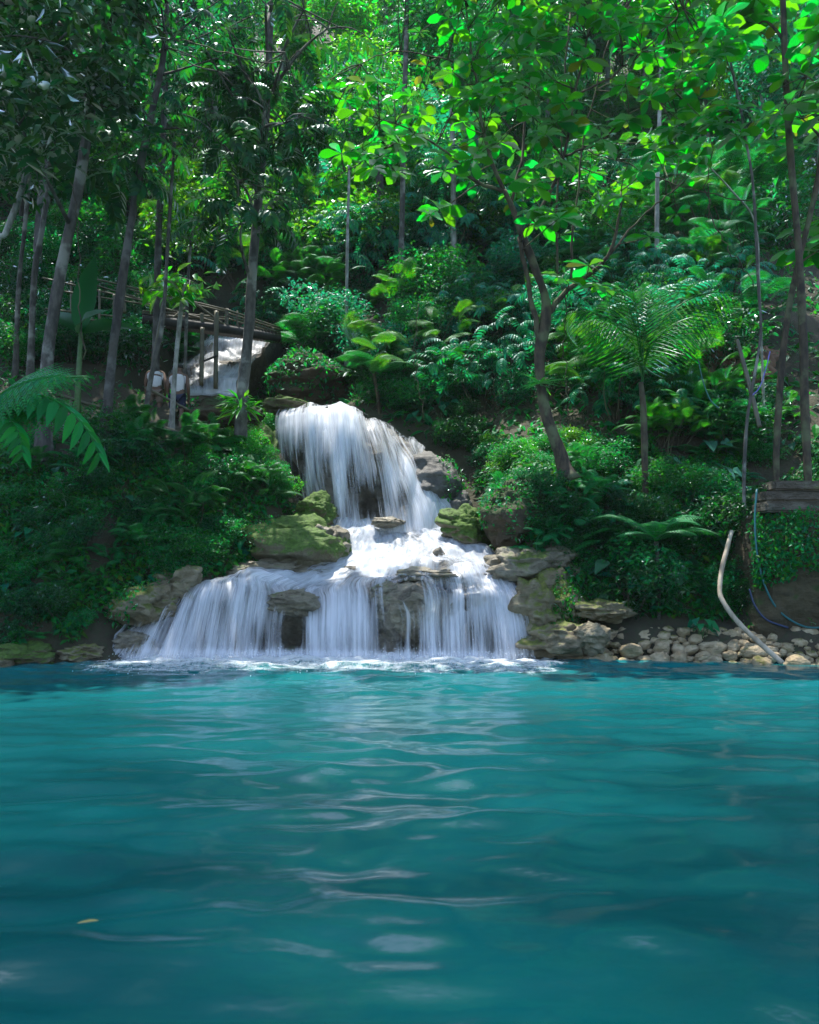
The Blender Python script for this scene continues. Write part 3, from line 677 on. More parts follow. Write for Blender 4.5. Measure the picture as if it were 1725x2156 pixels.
# ------------------------------------------------------------------ trees
def limb(a, b, r0, r1, g, n=7, sag=.12):
    a, b = np.asarray(a, float), np.asarray(b, float); L = np.linalg.norm(b-a)
    t = np.linspace(0, 1, n)[:, None]
    p = a+(b-a)*t; p += sag*L*np.sin(np.pi*t)*np.array([0, 0, .6])+np.sin(np.pi*t)*g.normal(size=(1, 3))*.07*L
    return tube(p, np.linspace(r0, r1, n), 6)
def tree(label, trunk, r0, r1, crown, cmat, bark, group=None, limbs=(), name='tree', cat='tree', extra_parts=(), n=40, rough=.12, seed=1):
    """trunk: list of world points; crown: (V,F) in world; limbs: list of (V,F)"""
    base = np.asarray(trunk[0], float)
    root = link(name, None, loc=base, label=label, cat=cat, group=group)
    pts = spline(np.asarray(trunk, float), n)
    k = np.linspace(0, 1, n); rad = r0+(r1-r0)*k+r0*.8*np.exp(-k*26)
    V, Q = tube(pts-base, rad, 10, rough, seed)
    parts = [(V, Q, 0)]+[(a-base, b, 0) for a, b in limbs]
    link('trunk', mesh_from('trunk', parts, [M[bark]]), root)
    if crown is not None:
        link('crown', mesh_from('crown', [(crown[0]-base, crown[1], 0)], [M[cmat]], True), root)
    return root
def px(L, Y): return [P(u, v, Y if not isinstance(Y, (list, tuple)) else Y[k]) for k, (u, v) in enumerate(L)]

# hero: forked broad-leaved tree right of the fall
g = np.random.default_rng(5)
Yh = 15.0
tr = px([(1196, 1012), (1180, 955), (1156, 890), (1139, 810), (1137, 740), (1151, 645), (1127, 565), (1102, 500), (1078, 435), (1062, 400)], Yh)
lb = []; LP = []
def addlimb(L, Ys, r0, r1, n=14):
    p = spline(np.array([P(u, v, y) for (u, v), y in zip(L, Ys)]), n); p += g.normal(size=p.shape)*.015
    lb.append(tube(p, np.linspace(r0*.78, r1*.8, n), 7, .12, 3)); LP.append(p)
addlimb([(1138, 735), (1122, 640), (1106, 560), (1095, 500)], [15, 14.95, 14.95, 14.95], .075, .05)
addlimb([(1150, 665), (1178, 630), (1215, 595), (1277, 545), (1300, 480), (1310, 400)], [15, 15, 14.9, 14.7, 14.6, 14.5], .085, .02)
addlimb([(1062, 400), (1010, 385), (977, 360), (947, 325), (877, 280), (800, 250)], [15, 14.8, 14.6, 14.4, 14.2, 14], .05, .012)
addlimb([(1062, 400), (1030, 330), (1010, 240), (1000, 150), (985, 40), (980, -60)], [15, 15, 15, 15, 15, 15], .055, .015)
addlimb([(1078, 435), (1100, 330), (1110, 200), (1118, 80), (1120, -50)], [15, 15.2, 15.4, 15.4, 15.4], .045, .015)
addlimb([(1102, 500), (1150, 420), (1185, 330), (1210, 200), (1240, 60), (1250, -60)], [15, 14.8, 14.6, 14.5, 14.4, 14.4], .05, .015)
addlimb([(1175, 600), (1172, 480), (1178, 350), (1190, 200), (1200, 20)], [15.5, 15.6, 15.6, 15.6, 15.6], .035, .02)
addlimb([(1205, 590), (1208, 470), (1225, 330), (1250, 200), (1290, 60)], [15.3, 15.4, 15.5, 15.5, 15.5], .035, .015)
addlimb([(1277, 545), (1330, 480), (1380, 430), (1420, 400)], [14.7, 14.6, 14.5, 14.5], .03, .01)
addlimb([(1185, 330), (1260, 300), (1340, 230), (1420, 190)], [14.6, 14.4, 14.2, 14.1], .03, .01)
addlimb([(1010, 385), (960, 420), (930, 445), (905, 452)], [14.8, 14.6, 14.5, 14.5], .02, .008)
addlimb([(1000, 150), (920, 120), (830, 110), (760, 130)], [15, 14.8, 14.5, 14.4], .025, .01)
addlimb([(1210, 200), (1320, 140), (1400, 60), (1440, 20)], [14.5, 14.4, 14.3, 14.2], .03, .01)
addlimb([(877, 280), (800, 320), (730, 360), (670, 395)], [14.2, 14., 13.9, 13.9], .02, .008)
allp = np.concatenate(LP)
ros = []
while len(ros) < 300:
    u, v = g.uniform(660, 1490), g.uniform(-140, 500)
    if v > np.interp(u, [660, 800, 900, 1000, 1100, 1200, 1350, 1440, 1490], [400, 400, 470, 420, 470, 560, 540, 470, 300])-g.random()*60: continue
    if u < 830 and (v < 140 or g.random() < .4): continue
    if 560 < u < 1000 and v > 400 and g.random() < .8: continue
    q = P(u, v, g.uniform(13.6, 16.4)); dd = q-KP; tt = dd@SUN
    if (np.linalg.norm(dd-tt[:, None]*SUN, axis=1) < .5).any(): continue
    ros.append(q)
ros += [P(905, 452, 14.4), P(925, 440, 14.3), P(935, 360, 14.3), P(1050, 300, 14.), P(800, 330, 13.8), P(1128, 470, 14.3), P(1190, 590, 14.6), P(1240, 560, 14.6), P(1265, 600, 14.5)]
ros = np.array(ros)
for p in ros:
    k = np.argmin(np.linalg.norm(allp-p, axis=1)+.3*np.maximum(0, allp[:, 2]-p[2]))
    lb.append(limb(allp[k], p, .012, .006, g, 5, .05))
hero = tree('dark forked tree with broad backlit leaves right of the upper waterfall', tr, .135, .05, leaves_rosette(ros, .37, g), 'leaf_big', 'bark_brown', limbs=lb, seed=3, rough=.2)
# epiphyte on the hero trunk
ep = P(1138, 808, 14.8)
o = link('epiphyte_fern', mesh_from('epiphyte_fern', [(*join([place(T_LONG, np.repeat([ep*0], 26, 0), norm(np.stack([np.cos(np.linspace(0, 6.1, 26)), np.sin(np.linspace(0, 6.1, 26)), g.uniform(-.1, .9, 26)], 1)), upish(26, .3, g), np.stack([np.full(26, .5), g.uniform(.25, .5, 26), np.full(26, .35)], 1))]), 0)], [M['leaf_lime']]), loc=ep, label='small strappy fern growing on the forked tree trunk', cat='fern')

# left hand trunks ---------------------------------------------------------------
g = np.random.default_rng(9)
def crown_at(spec, kind, g, size, n, T=None):
    out = []
    for (u, v, Y, rx, rz) in spec:
        c = P(u, v, Y); s = Y/F; rad = (rx*s, rx*s*.8, rz*s)
        n_ = n
        if kind == 'pin': out.append(leaves_frond(c, rad, n, size, FR_PIN, g))
        elif kind == 'small': out.append(leaves_clump(c, rad, n, 5, size, T_SM, g, .2))
        elif kind == 'med': out.append(leaves_clump(c, rad, n, 4, size, T_MED, g, .25))
        elif kind == 'big': out.append(leaves_rosette(np.asarray(c)+sph(n, g, .2)*np.array(rad), size, g))
        elif kind == 'hang': out.append(leaves_hang(c, rad, n, size, g))
    return join(out)
def limbs_to(trunk, spec, g, r0=.05):
    tp = spline(np.asarray(trunk, float), 30); out = []
    for (u, v, Y, rx, rz) in spec:
        c = P(u, v, Y); k = np.argmin(np.linalg.norm(tp-c, axis=1)+.9*np.maximum(0, tp[:, 2]-c[2]+.6))
        out.append(limb(tp[k], c, r0, r0*.4, g))
        for j in range(4):
            e = c+sph(1, g, .7)[0]*np.array([rx, rx, rz])*Y/F
            out.append(limb(c, e, r0*.4, .008, g, 5))
    return out
def based(L, Y, base_uv=None):
    """trunk points by pixel; the foot is sunk to the ground"""
    p = px(L, Y); b = p[0].copy(); b[2] = min(b[2], gz(b[0], b[1]))-.1
    return [b]+p[1:] if abs(b[2]-p[0][2]) < .5 else [b]+p
PRUNE[0] = True
lt = [  # crown clusters high above the frame are added to shade trunks and bank
 ('tall grey trunk leaning right at the far left of the bank', [(98, 775), (115, 650), (140, 510), (165, 400), (187, 260), (212, 130), (235, 30), (250, -80)], 15.2, .12, .08, 'bark_grey',
  [(120, 90, 13.5, 170, 110), (230, 20, 15, 130, 90), (40, 260, 13, 130, 120), (150, -40, 14.5, 200, 90), (100, -220, 14.5, 260, 130), (-60, -280, 16, 280, 130), (120, -330, 17, 280, 120), (-160, 0, 15, 220, 170), (0, -120, 14, 220, 100), (-120, -120, 17, 250, 150), (60, 130, 16, 150, 90), (190, 210, 14, 90, 70)], 'med', 'leaf_dark', .26, 210),
 ('slender dark trunk leaning right between two grey trunks', [(222, 885), (240, 720), (270, 510), (300, 330), (330, 190), (345, 110), (352, 10)], 15.6, .095, .05, 'bark_dark',
  [(350, -200, 15.5, 260, 110), (200, -150, 15, 200, 100), (430, 130, 16, 110, 80), (250, 330, 16, 90, 70), (420, 290, 16.5, 90, 70), (180, 40, 15.5, 120, 90), (350, 100, 15.5, 130, 90), (300, 230, 15.2, 110, 80), (420, 30, 15.5, 140, 80), (330, -20, 15, 150, 80)], 'pin', 'leaf_dark', .85, 60),
 ('spotted pale trunk beside the crest of the upper waterfall', [(505, 958), (510, 830), (524, 700), (534, 540), (547, 390), (558, 280), (565, 150), (570, 30)], 16.6, .125, .07, 'bark_grey',
  [(560, 230, 15.4, 130, 70), (500, 380, 15.4, 110, 60), (600, 110, 15.4, 140, 70), (460, 150, 15.4, 120, 80), (510, 470, 15.4, 90, 45), (690, 60, 15.4, 120, 60), (560, 10, 15.4, 170, 60), (520, -160, 15.4, 220, 120), (640, 20, 15, 120, 60), (480, 60, 15, 110, 70), (600, 260, 15.2, 90, 50), (450, 280, 15.4, 90, 60)], 'pin', 'leaf_dark', .85, 60),
 ('thin mottled sapling stem in front of the two walkers', [(295, 955), (310, 844), (325, 760), (342, 684), (352, 540), (362, 380), (368, 300)], 16.4, .055, .03, 'bark_grey',
  [(365, 330, 16.3, 70, 60), (400, 290, 16.3, 60, 40)], 'med', 'leaf_mid', .2, 60),
 ('thin pale sapling stem crossing the walker in navy shorts', [(360, 912), (368, 790), (376, 700), (383, 640), (390, 600)], 17.2, .06, .04, 'bark_pale',
  [(400, 590, 17., 45, 25), (370, 600, 17., 40, 20)], 'med', 'leaf_lime', .3, 26),
 ('straight dark trunk behind the leaning trunks', [(330, 660), (334, 500), (340, 360), (346, 230), (350, 90)], 20, .10, .07, 'bark_dark',
  [(350, 60, 20, 150, 100), (280, 150, 20, 120, 90)], 'small', 'leaf_dark', .16, 300),
 ('pale slim trunk second from the left edge of the forest', [(72, 590), (90, 475), (104, 380), (118, 240), (130, 100)], 18.5, .075, .05, 'bark_grey',
  [(130, 120, 18, 150, 110), (60, 200, 18, 120, 120)], 'small', 'leaf_dark', .18, 300),
 ('pale slim trunk close beside its thicker twin on the far left', [(40, 600), (52, 480), (62, 360), (70, 240)], 19.5, .06, .045, 'bark_grey',
  [(60, 220, 19, 130, 100)], 'small', 'leaf_dark', .18, 260),
 ('short pale leaning trunk cut by the left edge of the photo', [(-10, 540), (12, 490), (37, 425), (60, 350)], 16.5, .08, .05, 'bark_pale',
  [(40, 330, 16, 100, 80)], 'med', 'leaf_dark', .2, 120),
 ('young tree with a lime crown rising behind the walkers', [(392, 700), (398, 560), (408, 470), (420, 400)], 20.5, .05, .03, 'bark_grey',
  [(430, 400, 20.5, 100, 70), (380, 470, 20.5, 60, 45)], 'small', 'leaf_lime', .14, 260),
]
for k, (lab, L, Yv, r0, r1, bark, spec, kind, cm, size, n) in enumerate(lt):
    t = based(L, Yv)
    tree(lab, t, r0, r1, crown_at(spec, kind, g, size, n), cm, bark, limbs=limbs_to(t, spec, g, r1*.6), seed=k+20)
# right hand trunks
rt = [
 ('tall straight slim trunk at the right edge rising from the terrace', [(1702, 1018), (1694, 830), (1692, 715), (1682, 525), (1667, 350), (1657, 200), (1650, 25), (1646, -80)], 13.7, .075, .05, 'bark_brown',
  [(1590, 60, 14.4, 100, 70), (1700, 160, 13.2, 70, 110), (1560, -20, 14.3, 100, 60)], 'big', 'leaf_big', .5, 9),
 ('slim trunk leaning right and crossing the straight one', [(1634, 998), (1642, 829), (1657, 679), (1682, 550), (1707, 450), (1728, 340), (1740, 200), (1745, 60)], 13.9, .062, .045, 'bark_brown',
  [(1690, 250, 14.4, 90, 90), (1740, 30, 13, 80, 70), (1740, 520, 14.4, 60, 90)], 'big', 'leaf_big', .5, 9),
 ('thin crooked sapling left of the crossing trunks', [(1567, 1040), (1572, 904), (1582, 829), (1602, 704), (1597, 600), (1587, 400), (1572, 300), (1557, 215), (1522, 55)], 13.6, .03, .02, 'bark_grey',
  [(1540, 250, 13.4, 50, 40), (1520, 90, 13.2, 60, 50)], 'big', 'leaf_big', .38, 8),
 ('pale dead sapling with bare crossing twigs on the right slope', [(1600, 620), (1590, 470), (1540, 400), (1480, 330), (1475, 270)], 16.5, .025, .012, 'bark_pale', [(1470, 250, 16.5, 30, 30)], 'med', 'leaf_mid', .15, 6),
]
for k, (lab, L, Yv, r0, r1, bark, spec, kind, cm, size, n) in enumerate(rt):
    t = based(L, Yv)
    tree(lab, t, r0, r1, crown_at(spec, kind, g, size, n), cm, bark, limbs=limbs_to(t, spec, g, r1*.6), seed=k+50)

PRUNE[0] = False
# ------------------------------------------------------------------ background forest
def bg_tree(seed, kind, H, cm, bark):
    g = np.random.default_rng(seed); root = bpy.data.objects.new('forest_tree', None); col.objects.link(root)
    lean = g.normal(0, .05, 2)
    pts = [np.array([lean[0]*z+.12*math.sin(z*.7+seed), lean[1]*z, z]) for z in np.linspace(-.6, H*.9, 9)]
    parts = [tube(spline(np.array(pts), 22), np.linspace(.13, .035, 22), 7, .1, seed)]
    cs = []
    for k in range(13):
        z = H*(.42+.56*k/12); r = H*.23*math.sin(math.pi*(.12+.8*k/12))**.7
        a = g.random()*6.3; c = np.array([math.cos(a)*r*.62+lean[0]*z, math.sin(a)*r*.62+lean[1]*z, z])
        parts.append(limb(np.array([lean[0]*(z-.7), lean[1]*(z-.7), z-.8]), c, .04, .012, g)); cs.append((c, r*.62))
    out = []
    for c, r in cs:
        if kind == 'small': out.append(leaves_clump(c, (r, r, r*.6), 130, 5, .17, T_SM, g, .2))
        elif kind == 'med': out.append(leaves_clump(c, (r, r, r*.55), 90, 5, .26, T_MED, g, .25))
        elif kind == 'pin': out.append(leaves_frond(c, (r, r, r*.5), 34, .9, FR_PIN, g))
        elif kind == 'hang': out.append(leaves_hang(c, (r, r, r*.9), 120, .26, g))
    cr = join(out)
    link('trunk', mesh_from('trunk', [(a, b, 0) for a, b in parts], [M[bark]]), root)
    link('crown', mesh_from('crown', [(cr[0], cr[1], 0)], [M[cm]], False), root)
    return root
KIN = [('small', 'leaf_mid', 'bark_grey', 'small leaved green tree with a slim grey trunk in the forest slope behind the falls'),
       ('med', 'leaf_dark', 'bark_dark', 'dark pointed leaved tree with a dark trunk in the forest slope behind the falls'),
       ('pin', 'leaf_mid', 'bark_grey', 'feathery leaved green tree in the forest slope behind the falls'),
       ('hang', 'leaf_lime', 'bark_pale', 'drooping narrow leaved pale green tree in the forest slope behind the falls'),
       ('small', 'leaf_blue', 'bark_pale', 'bluish green tree with a whitish trunk in the forest slope behind the falls'),
       ('med', 'leaf_lime', 'bark_pale', 'bright lime green tree with a whitish trunk in the forest slope behind the falls')]
protos = [bg_tree(100+k, kd, 9., cm, bk) for k, (kd, cm, bk, lb_) in enumerate(KIN)]
KEYS = [P(600, 1225, 14.4), P(760, 1190, 15), P(960, 1160, 15), P(700, 870, 17.3), P(850, 950, 17), P(1000, 1200, 14.4), P(1400, 1350, 12.8), P(1650, 1350, 12.5), np.array([0, 9, 0]), np.array([1, 6, 0]), np.array([-2, 11, 0]),
        P(450, 1000, 15.6), P(900, 640, 19.5), P(1050, 650, 19.5), P(760, 720, 20), P(1100, 60, 15), P(1350, 200, 14.5), P(1650, 60, 12.4), P(620, 1120, 15.5), P(450, 820, 22), P(1340, 700, 15), P(360, 860, 19), P(650, 400, 27), P(800, 450, 25), P(950, 380, 27), P(560, 350, 30), P(1250, 450, 22), P(1450, 480, 22), P(700, 250, 33), P(1480, 350, 27), P(860, 560, 22), P(1050, 300, 30), P(430, 480, 25), P(450, 740, 24), P(600, 500, 25), P(1250, 250, 30)]
def sunblock(c, r):
    for k in KEYS:
        d = np.asarray(c)-k; t = d@SUN
        if t > 0 and np.linalg.norm(d-SUN*t) < r: return True
    return False
used = [False]*len(protos); g = np.random.default_rng(31); nb = 0
yv = 23.5
while yv < 58:
    step = 2.9+.05*yv
    xs = np.arange(-.54*yv-3, .54*yv+3, step)
    for x0 in xs:
        x = x0+g.normal(0, .7); y = yv+g.normal(0, .6)
        sc = g.uniform(.75, 1.25)*(1+.008*(y-24)); z = gz(x, y)
        if sunblock((x, y, z+6*sc), 2.3*sc): continue
        uu, vv = proj(np.array([x, y, z]))
        if y < 27 and 330 < uu < 620: continue
        pr = np.array([.2, .2, .16, .16, .16, .12])
        if uu < 500: pr = np.array([.2, .45, .2, .05, .1, 0])
        elif uu < 1050: pr = np.array([.18, .1, .12, .28, .16, .16])
        k = g.choice(6, p=pr/pr.sum())
        o = protos[k] if not used[k] else dup(protos[k], (0, 0, 0), 0, 1)
        used[k] = True; nb += 1
        o.location = (x, y, z); o.rotation_euler = (0, 0, g.random()*6.3); o.scale = (sc, sc, sc*g.uniform(.9, 1.25))
        tag(o, KIN[k][3], 'tree', 'trees of the forest slope, kind %s' % ['green', 'dark', 'feathery', 'drooping', 'bluish', 'lime'][k])
    yv += step*.92
# slim pale trunks that stand clear in the middle distance
for k, (lab, L, Yv, r) in enumerate([
 ('white slender trunk behind the crown of the forked tree', [(1384, 640), (1384, 420), (1388, 280), (1393, 120), (1396, -20)], 22, .07),
 ('grey slender trunk in the forest left of the forked tree', [(845, 560), (848, 400), (852, 220), (856, 60), (858, -40)], 25, .10),
 ('pale bamboo like stem rising above the bushy thicket', [(730, 640), (732, 500), (735, 380), (738, 200)], 23, .05),
 ('whitish trunk seen between the leaves of the forked tree', [(955, 560), (955, 380), (952, 240), (950, 60)], 26, .11),
 ('dark thick trunk deep in the forest above the thicket', [(800, 640), (805, 500), (800, 380), (795, 200)], 27, .16)]):
    t = based(L, Yv); sp_ = [(L[-1][0], L[-1][1]-20, Yv, 90, 60), (L[-1][0]+40, L[-1][1]+80, Yv, 60, 40)]
    tree(lab, t, r, r*.7, crown_at(sp_, 'small', g, .17, 200), 'leaf_mid', ['bark_pale', 'bark_grey', 'bark_pale', 'bark_pale', 'bark_dark'][k], limbs=limbs_to(t, sp_, g, .03), seed=70+k)

# ------------------------------------------------------------------ shrubs and ferns (protos, copied)
def shrub_proto(name, parts, mats):
    root = link(name, mesh_from(name, parts, mats, False)); return root
g = np.random.default_rng(77)
def stems(n, r, h, g):
    return join([limb((g.normal(0, .05), g.normal(0, .05), -.3), (g.normal(0, r), g.normal(0, r), h*g.uniform(.5, .9)), .018, .006, g) for _ in range(n)])
def bush(cm, size, n, T=T_SM, rad=(.8, .8, .65)):
    st = stems(9, .35, 1.1, g); lv = join([leaves_clump((g.normal(0, .35), g.normal(0, .35), g.uniform(.45, 1.05)), np.array(rad)*.62, n//5, 5, size, T, g, .09) for _ in range(5)])
    return [(st[0], st[1], 0), (lv[0], lv[1], 1)], [M['bark_brown'], M[cm]]
def ferny(cm, Ts, n, L, lift=.0):
    az = np.linspace(0, 2*np.pi, n, endpoint=False)+g.normal(0, .25, n); out = []
    for k, a in enumerate(az):
        out.append(place(Ts[k % len(Ts)], np.array([[0, 0, lift]]), np.array([[math.cos(a), math.sin(a), 0]]), np.array([[0, 0, 1.]]), L*g.uniform(.75, 1.15)))
    f = join(out); s = tube(np.array([[0, 0, -.3], [0, 0, lift*.6], [0, 0, lift+.02]]), np.array([.06, .05, .04]), 8, .2)
    return [(s[0], s[1], 0), (f[0], f[1], 1)], [M['bark_brown'], M[cm]]
def taro(cm, n, L, Tt=T_HEART):
    st, pos, d = [], [], []
    for k in range(n):
        a = g.random()*6.3; e = np.array([math.cos(a)*L*g.uniform(.3, .8), math.sin(a)*L*g.uniform(.3, .8), L*g.uniform(.7, 1.5)])
        st.append(limb((0, 0, -.2), e, .014, .008, g, 6, .2)); pos.append(e); d.append((math.cos(a), math.sin(a), -.55))
    s = join(st); lv = place(Tt, np.array(pos), np.array(d), upish(n, .25, g), L*g.uniform(.6, 1., n))
    return [(s[0], s[1], 0), (lv[0], lv[1], 1)], [M['stemgreen'], M[cm]]
def spray(cm, Ts, n, L):
    st = stems(9, .4, 1.2, g); lv = join([leaves_frond((g.normal(0, .4), g.normal(0, .4), g.uniform(.4, 1.25)), (.5, .5, .35), n//3, L, Ts, g, -.05) for _ in range(4)])
    return [(st[0], st[1], 0), (lv[0], lv[1], 1)], [M['bark_brown'], M[cm]]
SH = {
 'leafy_bush': shrub_proto('shrub', *bush('leaf_mid', .10, 420)),
 'blue_bush': shrub_proto('shrub', *bush('leaf_blue', .085, 520)),
 'lime_bush': shrub_proto('shrub', *bush('leaf_lime', .09, 420)),
 'dark_bush': shrub_proto('shrub', *bush('leaf_dark', .12, 360, T_MED)),
 'fern': shrub_proto('fern', *ferny('fern', FR_FERN, 9, 1.)),
 'simple_fern': shrub_proto('fern', *ferny('leaf_blue', FR_SIMP, 10, .9)),
 'taro': shrub_proto('broadleaf_plant', *taro('leaf_blue', 9, .5)),
 'grey_taro': shrub_proto('broadleaf_plant', *taro('grey_leaf', 8, .5)),
 'palmlet': shrub_proto('palm_seedling', *ferny('palm', FR_PALM, 8, 1.2)),
 'lacy_bush': shrub_proto('feathery_shrub', *spray('leaf_mid', FR_FERN, 30, .62)),
 'spray_bush': shrub_proto('feathery_shrub', *spray('leaf_blue', FR_PIN, 60, .5)),
 'lime_lacy': shrub_proto('feathery_shrub', *spray('leaf_lime', FR_FERN, 26, .6)),
 'canopy_bush': shrub_proto('shrub', *bush('leaf_lime', .16, 300, T_MED)),
}
DESC = {'leafy_bush': 'small leaved green shrub', 'blue_bush': 'fine leaved bluish green shrub', 'lime_bush': 'bright lime green shrub', 'dark_bush': 'dark pointed leaved shrub',
        'fern': 'lacy green fern', 'simple_fern': 'bluish fern with plain leaflets', 'taro': 'heart leaved green plant', 'grey_taro': 'grey green heart leaved plant', 'palmlet': 'young palm with arching fronds', 'canopy_bush': 'bright broad leaved shrub', 'lacy_bush': 'lacy fine leaved green shrub', 'spray_bush': 'feathery bluish green shrub', 'lime_lacy': 'lacy lime green shrub'}
CATS = {'lacy_bush': 'feathery shrub', 'spray_bush': 'feathery shrub', 'lime_lacy': 'feathery shrub', 'fern': 'fern', 'simple_fern': 'fern', 'taro': 'plant', 'grey_taro': 'plant', 'palmlet': 'palm'}
first = {k: True for k in SH}
def shrub(kind, p, sc, where, single=None, rz=None, tilt=0, zs=1.):
    o = SH[kind] if first[kind] else dup(SH[kind], (0, 0, 0), 0, 1); first[kind] = False
    o.location = Vector(p); o.rotation_euler = (g.normal(0, .1)+tilt, g.normal(0, .1), g.random()*6.3 if rz is None else rz); o.scale = (sc, sc, sc*zs)
    if 'group' in o: del o['group']
    if single: tag(o, single, CATS.get(kind, 'shrub'))
    else: tag(o, DESC[kind]+' '+where, CATS.get(kind, 'shrub'), DESC[kind]+'s '+where)
    return o
CHAN = [(575, 845), (800, 870), (990, 1060), (955, 1120), (1060, 1160), (1130, 1230), (1150, 1400), (190, 1400), (380, 1250), (640, 1190), (700, 1110), (590, 1050)]
def scatter(poly, n, kinds, probs, sc, where, mind=.35, sunk=.1, avoid=True):
    us = [p[0] for p in poly]; vs = [p[1] for p in poly]; done = []; tries = 0
    while len(done) < n and tries < n*25:
        tries += 1
        u, v = g.uniform(min(us), max(us)), g.uniform(min(vs), max(vs))
        if not inpoly(np.array([u]), np.array([v]), poly)[0]: continue
        if avoid and inpoly(np.array([u]), np.array([v]), CHAN)[0]: continue
        p = hit(u, v)
        if p[2] < .1 or any(np.linalg.norm(p-q) < mind for q in done): continue
        done.append(p); k = g.choice(len(kinds), p=probs)
        shrub(kinds[k], p-np.array([0, 0, sunk]), g.uniform(*sc), where)
# hillside behind the falls
scatter([(560, 560), (1100, 540), (1100, 860), (830, 880), (640, 800), (560, 760)], 52, ['blue_bush', 'lime_lacy', 'leafy_bush', 'spray_bush', 'lacy_bush', 'fern', 'palmlet'], [.3, .12, .15, .15, .15, .08, .05], (.9, 1.5), 'in the thicket behind the upper waterfall', .5)
scatter([(1050, 560), (1560, 500), (1560, 900), (1230, 900)], 56, ['leafy_bush', 'lacy_bush', 'simple_fern', 'spray_bush', 'lime_lacy', 'dark_bush'], [.15, .3, .15, .2, .1, .1], (.8, 1.4), 'on the slope right of the forked tree', .5)
scatter([(0, 480), (420, 480), (420, 760), (0, 800)], 42, ['dark_bush', 'leafy_bush', 'fern', 'taro'], [.4, .3, .2, .1], (.9, 1.4), 'in the shade left of the footbridge', .5)
scatter([(380, 430), (1000, 380), (1050, 560), (640, 620), (420, 640)], 44, ['lime_bush', 'lime_lacy', 'spray_bush', 'canopy_bush', 'leafy_bush'], [.2, .25, .2, .2, .15], (1.2, 2.2), 'on the hillside above the thicket', .9)
scatter([(1000, 250), (1725, 200), (1725, 560), (1050, 560)], 46, ['leafy_bush', 'lacy_bush', 'spray_bush', 'canopy_bush', 'lime_lacy'], [.2, .25, .25, .15, .15], (1.2, 2.2), 'high on the right hillside', .9)
scatter([(0, 900), (420, 930), (520, 980), (600, 1060), (560, 1160), (420, 1220), (240, 1260), (0, 1330)], 56, ['leafy_bush', 'dark_bush', 'lacy_bush', 'taro', 'simple_fern'], [.28, .25, .17, .15, .15], (.33, .72), 'on the overgrown left bank', .3, .2)
scatter([(340, 900), (560, 950), (600, 1030), (420, 1060)], 14, ['leafy_bush', 'lime_bush', 'fern'], [.5, .3, .2], (.3, .5), 'along the top of the left bank', .3, .15)
scatter([(1010, 930), (1240, 930), (1240, 1010), (1020, 1010)], 14, ['lime_bush', 'leafy_bush', 'fern', 'palmlet'], [.45, .3, .15, .1], (.28, .5), 'on the mound beneath the forked tree', .25, .12)
scatter([(1060, 1010), (1330, 1000), (1330, 1240), (1180, 1240), (1010, 1130)], 30, ['leafy_bush', 'dark_bush', 'simple_fern', 'taro', 'lacy_bush'], [.25, .25, .2, .15, .15], (.3, .6), 'on the leafy bank right of the rapids', .25, .15)
scatter([(1230, 930), (1600, 880), (1600, 1100), (1500, 1290), (1250, 1290)], 56, ['dark_bush', 'simple_fern', 'grey_taro', 'fern', 'leafy_bush'], [.25, .22, .2, .18, .15], (.5, .95), 'on the shaded slope above the stone wall', .28, .15)
scatter([(1400, 850), (1640, 840), (1640, 960), (1380, 960)], 18, ['lacy_bush', 'lime_lacy', 'grey_taro', 'fern'], [.3, .25, .25, .2], (.5, .8), 'below the bare brown slope on the right', .3, .1)
scatter([(1500, 1050), (1600, 1050), (1600, 1300), (1500, 1300)], 10, ['leafy_bush', 'dark_bush'], [.6, .4], (.3, .45), 'beside the earth wall on the right', .25, .12)
scatter([(560, 960), (640, 1040), (600, 1060), (540, 990)], 8, ['leafy_bush', 'lime_bush'], [.7, .3], (.25, .4), 'at the left edge of the upper waterfall', .2, .1)
scatter([(520, 850), (600, 830), (590, 960), (520, 960)], 12, ['leafy_bush', 'lime_bush'], [.5, .5], (.35, .5), 'between the spotted trunk and the waterfall crest', .2, .15)

scatter([(0, 200), (1000, 200), (1000, 420), (0, 480)], 60, ['canopy_bush', 'leafy_bush', 'lime_bush', 'dark_bush'], [.35, .25, .2, .2], (1.8, 3.), 'on the upper hillside among the trees', 1.2)
scatter([(-60, 1180), (200, 1250), (170, 1350), (-60, 1380)], 18, ['leafy_bush', 'dark_bush', 'fern', 'taro'], [.4, .3, .1, .2], (.3, .55), 'low on the left shore above the pool', .25, .1)
scatter([(750, 820), (1010, 820), (1015, 980), (930, 930), (830, 882)], 26, ['dark_bush', 'taro', 'leafy_bush', 'simple_fern'], [.4, .2, .2, .2], (.4, .8), 'in the dark hollow behind the grey rock', .3, .12, False)
